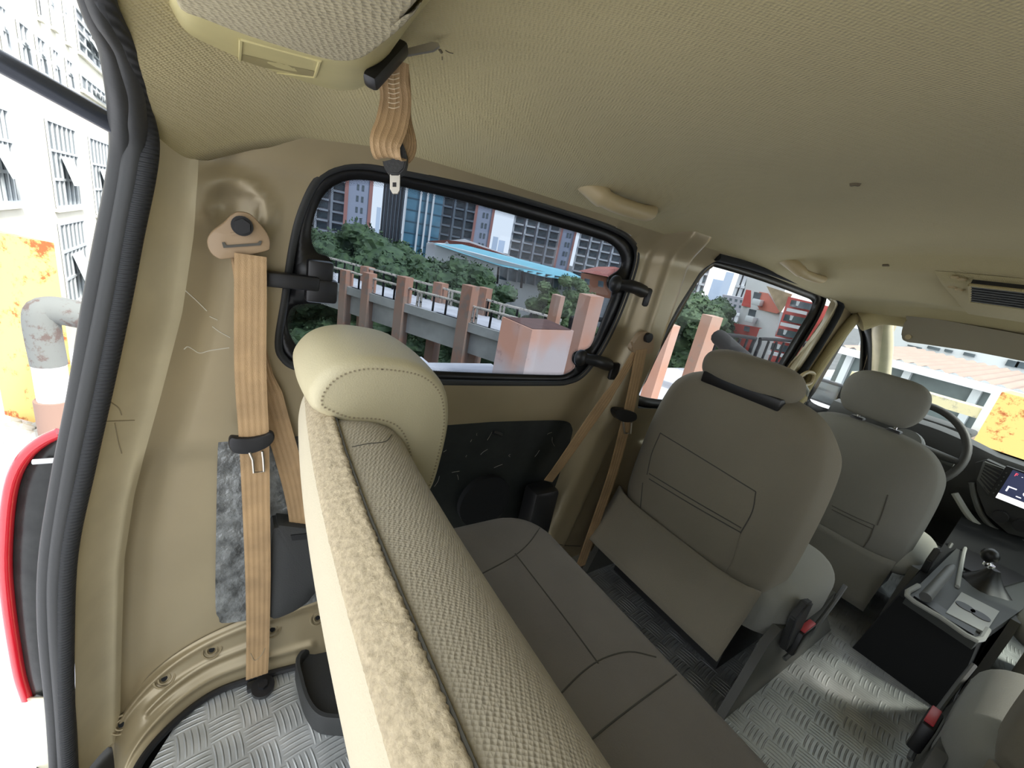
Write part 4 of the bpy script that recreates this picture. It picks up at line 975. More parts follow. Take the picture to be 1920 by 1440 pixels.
GLASSD = mat('dark_window_glass', (.10, .13, .15), .15, var=.4, vscale=1.2)
GLASSB = mat('blue_curtain_glass', (.10, .24, .34), .1, var=.4, vscale=.15)
WFRAME = mat('pale_window_frame', (.62, .66, .68), .5)
LEAF = mat('broadleaf_green', (.075, .13, .055), .7, col2=(.03, .06, .03), vscale=2.2, bump=.6, bscale=6)
LEAF2 = mat('lighter_leaf_green', (.13, .19, .075), .7, col2=(.05, .09, .035), vscale=2.2, bump=.6, bscale=6)
BARK = mat('bark', (.09, .07, .05), .9)
TOWERG = mat('blue_grey_render', (.30, .33, .42), .8); TOWERR = mat('brick_red_render', (.36, .17, .15), .8); TOWERW = mat('pale_balcony_render', (.62, .64, .66), .8); TOWERT = mat('taupe_render', (.30, .28, .29), .8)
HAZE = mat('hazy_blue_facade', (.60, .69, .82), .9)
ROOFR = brickmat('red_roof_tiles', (.48, .14, .10), (.36, .10, .08), (.22, .07, .05), 2, .4, .3)
ROOFB = mat('cyan_sheet_roof', (.20, .52, .62), .5, var=.1, vscale=.5)
WHITEW = mat('white_wall_paint', (.72, .73, .74), .8, var=.06, vscale=.5)
REDW = mat('red_wall_paint', (.55, .10, .085), .8, var=.1, vscale=1)
# ground
bm = BM(); prism(bm, [(-30, -30, GZ), (40, -30, GZ), (40, 4.95, GZ), (2.2, 4.95, GZ), (2.2, 5.3, GZ), (-30, 5.3, GZ)], (0, 0, -.5)); struct('ground', bm, CONCP)
bm = BM(); box(bm, (-400, -400, LZ-.5), (500, 600, LZ)); struct('lower_ground', bm, ASPH)
bm = BM(); a = at('z', GZ, 700, 683); b = at('z', GZ, 905, 698); box(bm, (a.x-.5, 4.35, GZ), (3.0, 4.75, GZ+.10), .01); o = obj('kerb', bm, CONCP); tag(o, 'pale concrete kerb along the parking edge just outside the large side window', 'kerb')

# orange rusty box at the parking edge
bxT = [far(942, 594, 4.7), far(999, 614, 4.25), far(1076, 620, 4.75), far(1024, 602, 5.2)]
zt = .30; bxT = [Vector((p.x, p.y, at('z', 0, 0, 0).z*0+1+(p.z-1))) for p in bxT]
zt = sum(p.z for p in bxT)/4; bxT = [Vector((p.x, p.y, zt)) for p in bxT]
bm = BM(); prism(bm, bxT, (0, 0, GZ-zt)); t = thing('steel_box', (bxT[1].x, bxT[1].y, GZ), 'rusty orange steel box with a dark sunken top just outside the large side window', 'steel box')
obj('box_body', bm, rusty('orange_grey_paint', (.60, .30, .20), (.25, .07, .04), .57, 2.5, pale=(.52, .44, .42)), t)
bm = BM(); c = sum(bxT, Vector())/4; prism(bm, [c+(p-c)*.93+Vector((0, 0, .004)) for p in bxT], (0, 0, .002)); obj('box_lid', bm, mat('dark_rust', (.12, .05, .04), .8, var=.3), t)
def post(name, l, m_, r, top, bot, rl, rm, rr, mt, lab, cat, group=None, base=GZ, par=None):
    """square column from its left, corner and right picture edges at row 'top'"""
    A = far(l[0], l[1], rl); B = far(m_[0], m_[1], rm); C_ = far(r[0], r[1], rr); D = A+C_-B; z = B.z
    P = [Vector((p.x, p.y, z)) for p in (A, B, C_, D)]; bm = BM(); prism(bm, P, (0, 0, base-z)); o = obj(name, bm, mt, par)
    if lab: tag(o, lab, cat, group)
    return o
post('orange_post', (1086, 553), (1108, 556), (1132, 562), 0, 0, 5.9, 5.7, 6.1, ORANGE, 'tall faded orange post at the right edge of the large side window', 'post', 'orange posts')
post('orange_post', (1035, 554), (1052, 556), (1060, 557), 0, 0, 7.9, 7.7, 7.9, ORANGE, 'orange post rising behind the dark topped steel box', 'post', 'orange posts')
post('orange_post', (1316, 591), (1336, 594), (1356, 597), 0, 0, 7.2, 7.0, 7.3, ORANGED, 'broad orange post seen through the sliding door window', 'post', 'orange posts')
post('orange_post', (1240, 610), (1262, 612), (1276, 612), 0, 0, 5.2, 5.0, 5.2, ORANGE, 'orange post at the left edge of the sliding door window', 'post', 'orange posts')

# elevated walkway
DZ = -1.4
wk = thing('elevated_walkway', at('z', DZ, 745, 565), 'concrete elevated walkway on tall orange columns crossing the large side window', 'walkway')
A0 = at('z', DZ, 600, 521); A1 = at('z', DZ, 934, 621); dr_ = (A1-A0).normalized(); nrm2 = Vector((-dr_.y, dr_.x, 0))
if nrm2.dot(A0-CAM) < 0: nrm2 = -nrm2
WD = (at('z', DZ, 800, 560)-A0); WD = abs(WD.dot(nrm2))
A1 = A1+dr_*1.5; A0 = A0-dr_*14
bm = BM(); prism(bm, [A0, A1, A1+nrm2*WD, A0+nrm2*WD], (0, 0, -.25)); obj('deck', bm, CONCP, wk)
bm = BM(); prism(bm, [A0-nrm2*.06, A1-nrm2*.06, A1+nrm2*.12, A0+nrm2*.12], (0, 0, -.28)); obj('edge_kerb', bm, CONC, wk)
bm = BM(); prism(bm, [A0+nrm2*.15+Vector((0, 0, -.25)), A1+nrm2*.15+Vector((0, 0, -.25)), A1+nrm2*.45+Vector((0, 0, -.25)), A0+nrm2*.45+Vector((0, 0, -.25))], (0, 0, -.75)); obj('beam', bm, CONC, wk)
bm = BM(); q = nrm2*(WD-.4); prism(bm, [A0+q+Vector((0, 0, -.25)), A1+q+Vector((0, 0, -.25)), A1+q+nrm2*.3+Vector((0, 0, -.25)), A0+q+nrm2*.3+Vector((0, 0, -.25))], (0, 0, -.7)); obj('beam', bm, CONC, wk)
colsx = []
for px, top_y, w_ in ((656, 507, .30), (691, 511, .32), (746, 516, .36), (851, 529, .38)):
    e = at('z', DZ, px, 534+(px-656)*.34); k = (e-A0).dot(dr_); p = A0+dr_*k; colsx.append(k)
    tz = 1+(ray(px, top_y).z/math.hypot(ray(px, top_y).x, ray(px, top_y).y))*math.hypot(p.x, p.y)
    bm = BM(); prism(bm, [p-nrm2*.12, p+dr_*w_-nrm2*.12, p+dr_*w_+nrm2*(w_-.12), p+nrm2*(w_-.12)], (0, 0, 0)); bm.free()
    bm = BM(); P = [Vector((q.x, q.y, tz)) for q in (p-nrm2*.14, p+dr_*w_-nrm2*.14, p+dr_*w_+nrm2*w_*.7, p+nrm2*w_*.7)]; prism(bm, P, (0, 0, LZ-tz)); obj('column', bm, ORANGED, wk)
for px, top_y in ((676, 498), (813, 528), (895, 537)):
    e = far(px, top_y, 1); d = ray(px, top_y)
    # far-side columns on the outer edge of the deck
    o0 = A0+nrm2*(WD-.2); den = d.x*(-dr_.y)+d.y*dr_.x
    tt_ = ((o0.x-CAM.x)*(-dr_.y)+(o0.y-CAM.y)*dr_.x)/den; p = CAM+d*tt_; tz = p.z
    bm = BM(); P = [Vector((q.x, q.y, tz)) for q in (p, p+dr_*.4, p+dr_*.4+nrm2*.4, p+nrm2*.4)]; prism(bm, P, (0, 0, LZ-tz)); obj('column', bm, ORANGED, wk)
tot_l = (A1-A0).length
def railing(off, h, step, m1):
    k = 10.0
    while k < tot_l-.3:
        L = min(2.2, tot_l-k)
        a = A0+dr_*k+nrm2*off; b = A0+dr_*(k+L-.15)+nrm2*off
        bm = BM(); up = Vector((0, 0, h)); tube(bm, smoothpts([a, a+up*.85, a+up+dr_*.12, b+up-dr_*.12, b+up*.85, b], 3), .045, 8); rl = obj('railing', bm, m1, wk)
        n = 4
        for i in range(1, n):
            q = a.lerp(b, i/n); bm = BM(); tube(bm, [q, q+up], .035, 6); obj('baluster', bm, RAILB, rl)
        k += 2.2
railing(.08, .50, 2.2, RAILM); railing(WD-.1, .55, 2.2, RAILM)

# trees
def tree(c, rad, h, lab, m=LEAF, n=60, group='trees outside the side windows', base=LZ):
    t = thing('broadleaf_tree', (c.x, c.y, base), lab, 'tree', group); rnd = random.Random(int(c.x*10+c.y))
    bm = BM(); zc_ = c.z-h/2
    for i in range(n):
        a = rnd.uniform(0, 2*PI); u = rnd.uniform(-.7, 1); s = math.sqrt(max(0, 1-u*u)); rr = rnd.uniform(.7, 1.1)
        p = Vector((c.x+rad*rr*s*math.cos(a), c.y+rad*rr*s*math.sin(a), zc_+h/2*rr*u)); br = rad*rnd.uniform(.16, .30)
        r = bmesh.ops.create_icosphere(bm, subdivisions=3, radius=1, matrix=Matrix.Translation(p) @ Matrix.Diagonal((br, br, br*.75, 1)))
        for v in r['verts']:
            v.co += (v.co-p)*rnd.uniform(-.14, .22)
        for j in range(90):
            d = Vector((rnd.gauss(0, 1), rnd.gauss(0, 1), rnd.gauss(0, 1)+.3)).normalized(); q = p+d*br*rnd.uniform(.9, 1.15); s_ = rnd.uniform(.05, .11)*(rad/4)
            e1 = Vector((rnd.gauss(0, 1), rnd.gauss(0, 1), rnd.gauss(0, 1))).normalized(); e2 = e1.cross(d).normalized()
            bm.faces.new([bm.verts.new(q+e1*s_*1.6), bm.verts.new(q+e2*s_), bm.verts.new(q-e1*s_*1.6), bm.verts.new(q-e2*s_)])
    bmesh.ops.create_icosphere(bm, subdivisions=3, radius=1, matrix=Matrix.Translation((c.x, c.y, zc_)) @ Matrix.Diagonal((rad*.72, rad*.72, h*.38, 1)))
    obj('foliage', bm, m, t, sharp=20)
    bm = BM(); tube(bm, [(c.x, c.y, base), (c.x+.2, c.y, zc_)], [.35, .2], 8); obj('trunk', bm, BARK, t)
tree(far(735, 425, 34), 4.6, 11, 'large dark green broadleaf tree standing tallest behind the walkway')
tree(far(665, 454, 36), 4.2, 9, 'broadleaf tree left of the tallest tree beside the walkway')
tree(far(612, 447, 40), 4.6, 9, 'bluish green tree at the far left of the large side window')
tree(far(808, 482, 31), 4.2, 9, 'broadleaf tree right of the tallest tree below the red roof')
tree(far(880, 512, 27), 3.0, 8, 'broadleaf tree standing in front of the cyan roofed hall')
tree(far(945, 548, 24), 2.0, 6, 'low green tree under the white hall wall')
tree(far(1062, 524, 23), 1.7, 7, 'light green bushy tree in front of the white hall wall', LEAF2)
tree(far(1098, 548, 20), 1.1, 6, 'small light green tree beside the tall faded orange post', LEAF2)
tree(far(700, 585, 33), 4.5, 8, 'dark tree below the walkway between its columns'); tree(far(900, 640, 27), 4.0, 7, 'dark bush mass under the near end of the walkway')
tree(far(800, 600, 33), 4.5, 8, 'dark tree under the middle of the walkway')
tree(far(1330, 562, 47), 3.4, 9, 'green tree seen left of the red and white house'); tree(far(1295, 565, 42), 4.2, 8, 'green tree near the left edge of the sliding door window'); tree(far(1352, 582, 44), 2.4, 7, 'green tree touching the corner of the red and white house')
# cyan roofed hall: built on a vertical face at distance
def quadface(bm, pts, r, depth):
    P = [far(x, y, rr) for (x, y), rr in zip(pts, r)]; c = sum(P, Vector())/len(P); d = Vector((c.x, c.y, 0)).normalized()*depth; prism(bm, P, d); return P
t = thing('factory_hall', far(1000, 560, 45), 'long white hall with a cyan sheet roof behind the trees', 'building')
bm = BM(); quadface(bm, [(815, 455), (1100, 530), (1098, 700), (812, 700)], [58, 40, 40, 58], 8); obj('wall', bm, WHITEW, t)
bm = BM(); quadface(bm, [(812, 457), (865, 458), (1070, 510), (1095, 522), (1095, 528), (1020, 519), (930, 496)], [57, 60, 46, 40, 38, 42, 48], .5); obj('sheet_roof', bm, ROOFB, t)
for i in range(9):
    x0 = 938+i*17; y0 = 499+i*2.9; r_ = 46.5-i*.9; bm = BM(); quadface(bm, [(x0, y0), (x0+14, y0+2.4), (x0+12, y0+27), (x0-2, y0+24)], [r_]*4, .3); obj('window_band', bm, GLASSD, t)
for i in range(4):
    x0 = 935+i*45; y0 = 500+i*8; r_ = 46-i*2; bm = BM(); tube(bm, [far(x0, y0, r_), far(x0-3, y0+32, r_)], .12, 6); obj('column', bm, RAILB, t)
t = thing('red_roofed_shed', far(900, 440, 70), 'long low building with a red tiled roof behind the cyan roofed hall', 'building')
bm = BM(); quadface(bm, [(800, 455), (870, 448), (1010, 500), (1050, 540), (790, 540)], [75, 75, 64, 64, 75], 4); obj('wall', bm, WHITEW, t)
bm = BM(); quadface(bm, [(800, 452), (830, 458), (838, 452), (850, 466), (960, 490), (1005, 505), (960, 482), (880, 455), (838, 450)], [74, 73, 73, 72, 66, 62, 64, 70, 74], .6); obj('tiled_roof', bm, ROOFR, t)
t = thing('red_roofed_house', far(1125, 520, 30), 'small orange house with red tiled roof near the upper black hinge of the side window', 'building')
bm = BM(); quadface(bm, [(1090, 512), (1150, 520), (1145, 560), (1085, 550)], [34, 30, 30, 34], 5); obj('wall', bm, mat('orange_brick_wall', (.50, .20, .12), .8), t)
bm = BM(); quadface(bm, [(1084, 508), (1120, 500), (1152, 500), (1172, 505), (1155, 522)], [35, 36, 34, 28, 28], 3); obj('tiled_roof', bm, ROOFR, t)
for x0, y0 in ((1096, 522), (1122, 526)): bm = BM(); quadface(bm, [(x0, y0), (x0+10, y0+2), (x0+9, y0+13), (x0-1, y0+11)], [28.5]*4, .2); obj('window', bm, GLASSD, t)

# towers
def tower(pxl, pxr, yref, D, ztop, style, lab, floors=9, name='apartment_tower', group=None, ncol=3, zbot=LZ):
    A = far(pxl, yref, D); B = far(pxr, yref, D); A.z = B.z = zbot; u = (B-A); W_ = u.length; u.normalize(); n_ = Vector((-u.y, u.x, 0))
    if n_.dot(A) < 0: n_ = -n_
    t = thing(name, A.lerp(B, .5), lab, 'tower block', group)
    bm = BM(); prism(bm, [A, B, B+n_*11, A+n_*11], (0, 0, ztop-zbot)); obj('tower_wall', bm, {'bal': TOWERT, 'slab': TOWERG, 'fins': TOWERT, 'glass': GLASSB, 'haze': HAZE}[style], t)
    z0 = 1-D*.035; fh = 3.0
    if style == 'slab':
        e = W_*.13
        for s in (A-n_*.3, B-u*e-n_*.3): bm = BM(); prism(bm, [s, s+u*e, s+u*e+n_*.4, s+n_*.4], (0, 0, ztop-zbot)); obj('red_corner', bm, TOWERR, t)
        for k in range(floors):
            for f in (.42, .60):
                q = A+u*W_*f-n_*.1; q.z = z0+k*fh; bm = BM(); prism(bm, [q, q+u*.6, q+u*.6+n_*.2, q+n_*.2], (0, 0, 1.5)); obj('window', bm, GLASSD, t)
    if style == 'bal':
        cw = W_/ncol
        for c in range(ncol):
            for k in range(floors):
                q = A+u*(cw*(c+.18))-n_*.25; q.z = z0+k*fh; bm = BM(); prism(bm, [q, q+u*cw*.64, q+u*cw*.64+n_*.3, q+n_*.3], (0, 0, 1.7)); obj('window', bm, GLASSD, t)
                q = A+u*(cw*(c+.12))-n_*1.2; q.z = z0+k*fh-.9; bm = BM(); prism(bm, [q, q+u*cw*.76, q+u*cw*.76+n_*1.2, q+n_*1.2], (0, 0, .55)); obj('balcony', bm, TOWERW, t)
            q = A+u*cw*c-n_*.8; bm = BM(); prism(bm, [q, q+u*.7, q+u*.7+n_*.8, q+n_*.8], (0, 0, ztop-zbot)); obj('white_pier', bm, TOWERW, t)
    if style == 'fins':
        for c in range(6):
            q = A+u*W_*(c+.3)/6-n_*.3; bm = BM(); prism(bm, [q, q+u*W_*.06, q+u*W_*.06+n_*.4, q+n_*.4], (0, 0, ztop-zbot)); obj('window_strip', bm, GLASSD, t)
            q = A+u*W_*(c+.62)/6-n_*.8; bm = BM(); prism(bm, [q, q+u*W_*.03, q+u*W_*.03+n_*.8, q+n_*.8], (0, 0, ztop-zbot)); obj('fin', bm, TOWERW, t)
    if style == 'glass':
        for f in (0, .38, .56, .72): q = A+u*W_*f-n_*.7; bm = BM(); prism(bm, [q, q+u*W_*.05, q+u*W_*.05+n_*.8, q+n_*.8], (0, 0, ztop-zbot)); obj('fin', bm, TOWERW, t)
        for k in range(8): q = A-n_*.2; q.z = z0+k*3.2; bm = BM(); prism(bm, [q, q+u*W_, q+u*W_+n_*.3, q+n_*.3], (0, 0, .25)); obj('floor_line', bm, mat('spandrel', (.06, .12, .17), .3) if k == 0 else bpy.data.materials['spandrel'], t)
    return t
tower(560, 648, 385, 150, 40, 'bal', 'apartment tower with white balconies at the far left of the large side window')
tower(645, 697, 385, 138, 40, 'slab', 'blue grey slab tower with red corners left of the sky gap')
tower(716, 757, 390, 150, 40, 'fins', 'taupe office tower with vertical fins right of the sky gap')
tower(757, 828, 400, 136, 40, 'glass', 'blue glass office tower beside the finned tower')
tower(826, 892, 410, 155, 40, 'bal', 'balcony tower standing between the glass tower and a grey slab', floors=10)
tower(888, 925, 415, 140, 40, 'slab', 'blue grey slab tower with red corners in the middle of the large side window', floors=10)
tower(957, 1048, 450, 165, 21, 'bal', 'pale balcony tower right of the second sky gap', ncol=4, floors=9)
tower(1046, 1076, 460, 150, 19, 'slab', 'narrow grey slab tower attached to the pale balcony tower', floors=8)
tower(1078, 1190, 480, 175, 15, 'bal', 'lower row of balcony blocks at the right end of the large side window', ncol=5, floors=8)
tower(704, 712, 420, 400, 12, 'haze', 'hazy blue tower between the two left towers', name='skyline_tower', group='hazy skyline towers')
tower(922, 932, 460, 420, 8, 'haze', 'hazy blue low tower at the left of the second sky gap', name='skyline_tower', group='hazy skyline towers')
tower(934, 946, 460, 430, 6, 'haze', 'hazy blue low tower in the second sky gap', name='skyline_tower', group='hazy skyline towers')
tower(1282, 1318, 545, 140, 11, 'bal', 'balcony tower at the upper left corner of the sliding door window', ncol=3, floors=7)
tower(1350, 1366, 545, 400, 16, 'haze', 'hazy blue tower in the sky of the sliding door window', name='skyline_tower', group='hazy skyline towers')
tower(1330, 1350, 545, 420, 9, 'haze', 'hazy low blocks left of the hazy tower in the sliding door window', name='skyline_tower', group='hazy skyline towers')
tower(1372, 1402, 555, 110, 8, 'bal', 'beige apartment block behind the red and white house', ncol=3, floors=5)

# grey low block and red-white house seen through window 2
t = thing('low_grey_building', far(1375, 565, 60), 'low grey building with small windows left of the red and white house', 'building')
bm = BM(); quadface(bm, [(1355, 552), (1405, 560), (1398, 590), (1350, 580)], [62, 56, 56, 62], 5); obj('wall', bm, mat('grey_render', (.40, .40, .44), .8), t)
for i in range(4):
    for j in range(2):
        x0 = 1358+i*10-j*2; y0 = 557+i*1.8+j*10; bm = BM(); quadface(bm, [(x0, y0), (x0+5, y0+1), (x0+4, y0+6), (x0-1, y0+5)], [54.5]*4, .2); obj('window', bm, GLASSD, t)
t = thing('red_white_house', far(1440, 600, 40), 'white house with red painted bands and roof edge in the sliding door window', 'building')
bm = BM(); quadface(bm, [(1402, 515), (1475, 530), (1440, 690), (1370, 670)], [44, 40, 39, 44], 5); obj('wall', bm, WHITEW, t)
bm = BM(); quadface(bm, [(1399, 543), (1418, 546), (1408, 577), (1390, 573)], [43.5, 42.6, 42.6, 43.5], .2); obj('red_band', bm, REDW, t)
bm = BM(); quadface(bm, [(1418, 546), (1440, 550), (1462, 585), (1457, 588), (1408, 577)], [42.6, 41, 39.4, 39.4, 42.6], .2); obj('red_band', bm, mat('salmon_wall_paint', (.58, .20, .15), .8), t)
bm = BM(); quadface(bm, [(1376, 606), (1456, 620), (1448, 670), (1368, 650)], [43.5, 39.5, 39.5, 43.5], .2); obj('red_band', bm, REDW, t)
for pts, r_ in (([(1414, 547), (1430, 550), (1427, 564), (1411, 561)], 41.8), ([(1405, 579), (1419, 582), (1416, 594), (1402, 591)], 41.8), ([(1396, 611), (1410, 614), (1408, 623), (1394, 620)], 41.8)):
    bm = BM(); quadface(bm, pts, [r_]*4, .2); obj('window', bm, GLASSD, t)
for px, py in ((1421, 567), (1408, 599)): bm = BM(); q = far(px, py, 41.2); obox(bm, q, .7, .7, .5, bev=.05); obj('air_conditioner', bm, WFRAME, t)
bm = BM(); quadface(bm, [(1437, 536), (1486, 552), (1463, 588)], [39.2, 37.5, 38.5], .4); obj('gable_roof', bm, mat('tan_roof_board', (.62, .50, .34), .8, var=.3, vscale=2), t)
t = thing('balcony_house', far(1490, 600, 36), 'red and grey house with stacked balconies at the right of the sliding door window', 'building')
bm = BM(); quadface(bm, [(1478, 556), (1570, 578), (1530, 760), (1425, 720)], [37, 32, 32, 37], 4); obj('wall', bm, REDW, t)
for i in range(4):
    x0 = 1484-i*12; y0 = 562+i*27; bm = BM(); quadface(bm, [(x0, y0), (x0+40, y0+8), (x0+36, y0+20), (x0-4, y0+12)], [36, 33, 33, 36], .3); obj('balcony_opening', bm, GLASSD, t)
    bm = BM(); quadface(bm, [(x0-8, y0+15), (x0+30, y0+23), (x0+28, y0+29), (x0-10, y0+21)], [35.6, 32.8, 32.8, 35.6], .3); obj('parapet', bm, TOWERW, t)
    bm = BM(); quadface(bm, [(x0+10, y0+2), (x0+22, y0+5), (x0+20, y0+14), (x0+8, y0+11)], [35, 34.4, 34.4, 35], .2); obj('window', bm, WFRAME, t)
# railings on the parking edge in window 2
def edge_rail(p0, p1, lab, n=6, h=.8):
    t = thing('parking_railing', p0, lab, 'railing', 'railings on the parking edge'); up = Vector((0, 0, h))
    bm = BM(); tube(bm, smoothpts([p0, p0+up*.85, p0.lerp(p1, .06)+up, p0.lerp(p1, .94)+up, p1+up*.85, p1], 3), .04, 8); obj('rail', bm, RAILB, t)
    bm = BM(); tube(bm, [p0+up*.3, p1+up*.3], .03, 8); obj('rail', bm, RAILB, t)
    for i in range(1, n): q = p0.lerp(p1, i/n); bm = BM(); tube(bm, [q, q+up*.95], .03, 6); obj('baluster', bm, RAILB, t)
g = lambda x, y: Vector((x, y, GZ))
edge_rail(g(5.9, 4.7), g(6.6, 4.7), 'black railing left of the broad orange post in the sliding door window', 4)
edge_rail(g(7.6, 4.7), g(9.6, 4.7), 'black railing right of the broad orange post in the sliding door window', 7)
edge_rail(g(9.9, 4.7), g(12.5, 4.7), 'farther black railing seen at the right of the sliding door window', 7)
edge_rail(g(4.5, 5.0), g(5.4, 5.0), 'dark pipe railing behind the rusty steel box', 4)
bm = BM(); tube(bm, smoothpts([far(1348, 632, 6.6), far(1372, 655, 6.2), far(1410, 690, 5.6), far(1450, 730, 5.2)], 5), .11, 12); o = obj('bent_duct', bm, mat('dark_pipe_steel', (.02, .019, .018), .8, spec=.2)); tag(o, 'thick dark bent pipe lying beside the broad orange post', 'pipe')

# cars below
def car(c, ang, col, lab):
    t = thing('parked_car', c, lab, 'car', 'cars on the lower ground'); M = Matrix.Translation(c) @ Matrix.Rotation(ang, 4, 'Z'); pm = mat('car_paint', col, .3, coat=.6)
    prof = [(-2.2, .35), (-2.25, .8), (-2.0, 1.0), (-1.5, 1.05), (-.9, 1.45), (.6, 1.48), (1.2, 1.05), (2.1, .9), (2.25, .6), (2.2, .35)]
    bm = BM(); rings = [[M @ Vector((x, s*w_, z if z < 1.1 else z*k)) for x, z in prof] for s, w_, k in ((-1, .78, .97), (-1, .88, 1), (1, .88, 1), (1, .78, .97))]
    rings = [[M @ Vector((x, y, z)) for x, z in prof] for y in (-.86, .86)]; loft(bm, rings); bmesh.ops.bevel(bm, geom=bm.edges[:], offset=.06, segments=2, affect='EDGES'); obj('body', bm, pm, t)
    bm = BM()
    for y in (-.87, .87): prism(bm, [M @ Vector((x, y, z)) for x, z in ((-1.35, 1.05), (-.85, 1.4), (.55, 1.42), (1.0, 1.05))], M.to_3x3() @ Vector((0, .01 if y > 0 else -.01, 0)))
    obj('side_windows', bm, GLASSD, t)
    for sx2, xx in ((1, (1.22, .62)), (-1, (-1.52, -.92))):
        bm = BM(); prism(bm, [M @ Vector((xx[0], -.7, 1.08)), M @ Vector((xx[0], .7, 1.08)), M @ Vector((xx[1], .65, 1.47)), M @ Vector((xx[1], -.65, 1.47))], M.to_3x3() @ Vector((.04*sx2, 0, .04))); obj('screen_glass', bm, GLASSD, t)
    for x in (-1.4, 1.35):
        for y in (-.85, .85): bm = BM(); disc(bm, M @ Vector((x, y, .33)), M.to_3x3() @ Vector((0, 1, 0)), .33, .2, 20); obj('wheel', bm, BLACK, t)
def lowpt(px, py): return at('z', LZ, px, py)
car(lowpt(628, 573), 2.4, (.75, .78, .78), 'white car parked left of the walkway columns')
car(lowpt(572, 590), .5, (.78, .80, .82), 'white car nearest the rear corner of the large side window')
car(lowpt(560, 625), .3, (.35, .42, .55), 'blue grey car cut by the headrest edge')
car(lowpt(718, 624), .9, (.45, .48, .52), 'grey car parked under the walkway')

# ------------------------------------------------------------------ outside, left of the van (seen through the rear opening)
XF = -5.0
t = thing('factory_building', at('x', XF, 100, 700), 'tall cream factory building with barred windows seen through the rear opening', 'building')
bm = BM(); box(bm, (XF-6, 9, LZ), (XF, 60, 26)); obj('wall', bm, CREAMB, t)
def fwin(tl, br, nx_, nz_, sub=2):
    a = at('x', XF, *tl); b = at('x', XF, *br); ya, yb = min(a.y, b.y), max(a.y, b.y); z1_, z0_ = a.z, b.z
    bm = BM(); box(bm, (XF-.02, ya, z0_), (XF+.02, yb, z1_)); wn = obj('window', bm, GLASSD, t)
    bm = BM()
    for i in range(nx_+1): y = ya+(yb-ya)*i/nx_; box(bm, (XF+.02, y-.04, z0_), (XF+.07, y+.04, z1_))
    for i in range(nz_+1): z = z0_+(z1_-z0_)*i/nz_; box(bm, (XF+.02, ya, z-.04), (XF+.08, yb, z+.04))
    obj('window_bars', bm, WFRAME, wn)
    if sub: 
        bm = BM(); m_ = (ya+yb)/2; ym = (yb-ya)*.22; zz = z0_+(z1_-z0_)*.3; prism(bm, [(XF+.1, m_-ym, zz+.8*(z1_-z0_)*.4), (XF+.1, m_+ym, zz+.8*(z1_-z0_)*.4), (XF+.35, m_+ym, zz), (XF+.35, m_-ym, zz)], (0, 0, -.05)); obj('open_sash', bm, WFRAME, wn)
    bm = BM(); box(bm, (XF, ya-.15, z0_-.15), (XF+.12, yb+.15, z0_-.05)); obj('sill', bm, CREAMB, wn)
for w_ in (((-60, 180), (34, 378), 6, 3), ((82, 222), (152, 384), 6, 3), ((164, 256), (214, 395), 6, 3), ((107, 420), (168, 545), 6, 3), ((182, 430), (225, 560), 5, 3),
           ((28, 36), (56, 126), 2, 2), ((63, 64), (86, 142), 2, 2), ((93, 88), (111, 160), 2, 2), ((120, 108), (136, 168), 2, 2), ((-10, 4), (16, 104), 2, 2),
           ((137, 10), (204, 148), 5, 4), ((148, 138), (210, 206), 7, 1), ((62, -40), (72, 30), 2, 2), ((85, -40), (100, 50), 2, 2), ((110, -40), (126, 78), 2, 2)):
    fwin(*w_)
post('yellow_post', (-60, 425), (0, 433), (100, 448), 0, 0, 4.0, 3.9, 3.6, YELLOW, 'yellow painted steel post with rust spots seen through the rear opening', 'post')
t = thing('pipe_rail', at('z', GZ, 110, 780), 'grey bent guard pipe with a white lower part in front of the yellow post', 'guard pipe')
p0 = far(165, 593, 3.25); p1 = far(96, 582, 3.3); p2 = far(78, 600, 3.3); p3 = far(92, 683, 3.3)
bm = BM(); tube(bm, smoothpts([p0, p1, p2, p3], 6), .075, 14); obj('pipe', bm, rusty('grey_pipe_paint', (.17, .18, .17), (.12, .09, .08), .5, 8), t)
p4 = Vector((p3.x, p3.y, GZ+.35)); bm = BM(); tube(bm, [p3, p4], .070, 14); obj('white_pipe', bm, mat('white_pipe_paint', (.8, .78, .76), .6, var=.1, vscale=6), t)
bm = BM(); tube(bm, [p4, Vector((p3.x, p3.y, GZ))], .085, 14); obj('pipe_foot', bm, mat('brown_pipe_foot', (.28, .18, .14), .8), t)
# rubble heap at the post foot
bm = BM()
for k in range(70):
    c = at('z', GZ, random.uniform(-30, 110), random.uniform(790, 830)); s = random.uniform(.02, .06); bmesh.ops.create_icosphere(bm, subdivisions=1, radius=s, matrix=Matrix.Translation(c))
o = obj('gravel', bm, CONC); tag(o, 'loose gravel at the foot of the yellow post', 'gravel', kind='stuff')

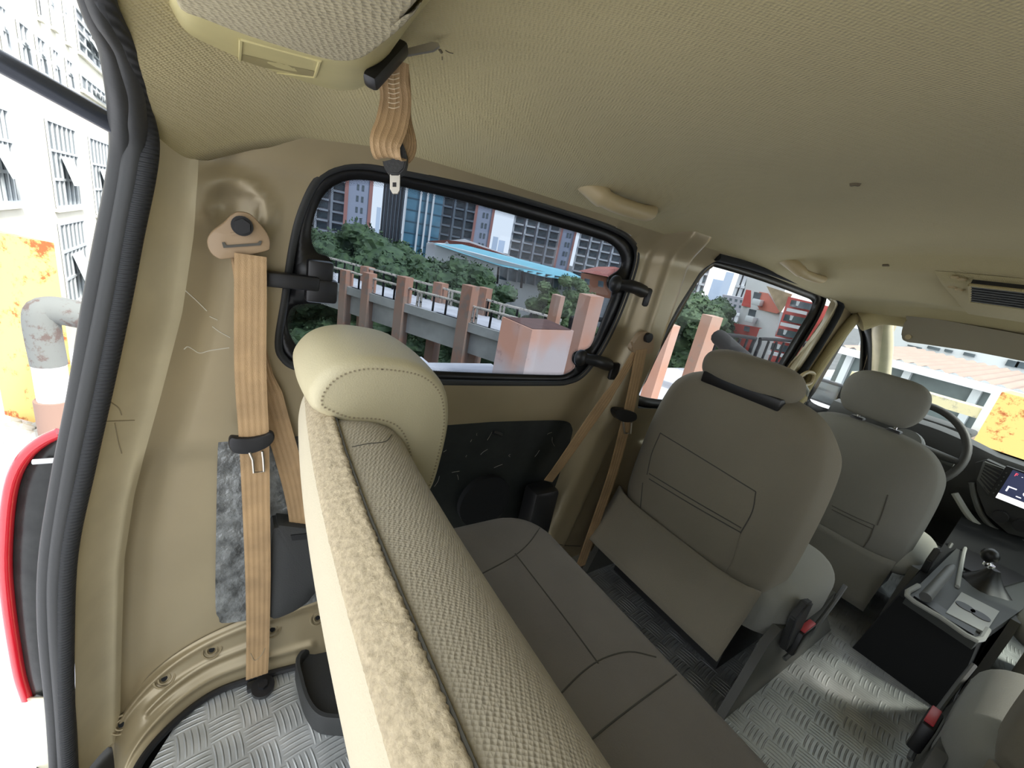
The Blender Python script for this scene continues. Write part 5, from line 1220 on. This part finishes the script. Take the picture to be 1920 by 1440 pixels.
# ------------------------------------------------------------------ outside, ahead of the windshield
XW = 11.0
def wp(p, x=XW): return at('x', x, *p)
t = thing('tiled_shed', wp((1750, 760)), 'long shed with a pale pink ribbed roof seen through the windshield', 'shed')
bm = BM(); e0 = wp((1600, 655)); e1 = wp((1990, 750)); r0_ = wp((1600, 622), 16); r1_ = wp((1990, 720), 16)
ez = (e0.z+e1.z)/2; rz = (r0_.z+r1_.z)/2
grid(bm, lambda u, v: Vector((XW+(16-XW)*u, 3.6-5.6*v, ez+(rz-ez)*u+.022*math.sin(v*5.6/.20*2*PI))), 1, 400)
ro = obj('ribbed_roof', bm, mat('pink_roof_sheet', (.34, .24, .205), .7, var=.12, vscale=1), t)
bm = BM(); box(bm, (XW-.1, -2, ez-.16), (XW+.05, 3.6, ez-.02)); obj('eave_board', bm, WHITEW, t)
bm = BM(); box(bm, (XW+.3, -2, GZ), (XW+.5, 3.6, ez-.1)); obj('wall', bm, mat('grey_green_wall', (.16, .20, .20), .5, var=.3, vscale=2), t)
for i in range(6): bm = BM(); y = 3.4-i*1.0; box(bm, (XW+.15, y-.06, GZ), (XW+.28, y+.06, ez-.1)); obj('post', bm, WFRAME, t)
t = thing('white_building', wp((1800, 600), 22), 'white building with small windows above the shed roof', 'building')
bm = BM(); box(bm, (22, -8, GZ), (26, 6.6, 9)); obj('wall', bm, WHITEW, t)
for (a, b) in (((1702, 646), (1727, 654)), ((1740, 648), (1760, 658)), ((1772, 654), (1784, 662)), ((1808, 660), (1826, 670)), ((1890, 674), (1906, 690)), ((1908, 677), (1925, 693))):
    p = wp(a, 21.9); q = wp(b, 21.9); bm = BM(); box(bm, (21.9, min(p.y, q.y), min(p.z, q.z)), (22, max(p.y, q.y), max(p.z, q.z))); obj('window', bm, GLASSD, t)
bm = BM(); c0 = wp((1735, 742), 8.5); c1 = wp((1870, 792), 8.5); bm_c = (c0.z+c1.z)/2+.14
box(bm, (8.3, c1.y-1.5, bm_c-.18), (8.6, c0.y+.9, bm_c-.04)); o = obj('yellow_beam', bm, rusty('pale_yellow_paint', (.62, .57, .36), (.35, .33, .27), .5, 2)); tag(o, 'worn yellow concrete beam in front of the shed seen through the windshield', 'beam')
c0 = wp((1765, 785), 8.2); c1 = wp((1838, 832), 8.2)
bm = BM(); box(bm, (8.2, c1.y, GZ), (8.45, c0.y, c0.z-.05)); o = obj('brick_wall', bm, brickmat('orange_bricks', (.62, .27, .16), (.5, .2, .12), (.45, .35, .28), 8)); tag(o, 'low orange brick wall ahead of the windshield', 'brick wall')
c0 = wp((1890, 738), 6.0); bm = BM(); box(bm, (6.0, c0.y-.9, GZ), (6.5, c0.y+.04, c0.z)); o = obj('yellow_post', bm, YELLOW); tag(o, 'bright yellow post at the right of the windshield', 'post')
bm = BM(); box(bm, (8.28, wp((1872, 735), 8.3).y-.05, GZ), (8.38, wp((1872, 735), 8.3).y+.05, wp((1872, 728), 8.3).z)); o = obj('steel_post', bm, WFRAME); tag(o, 'thin pale post left of the bright yellow post', 'post')
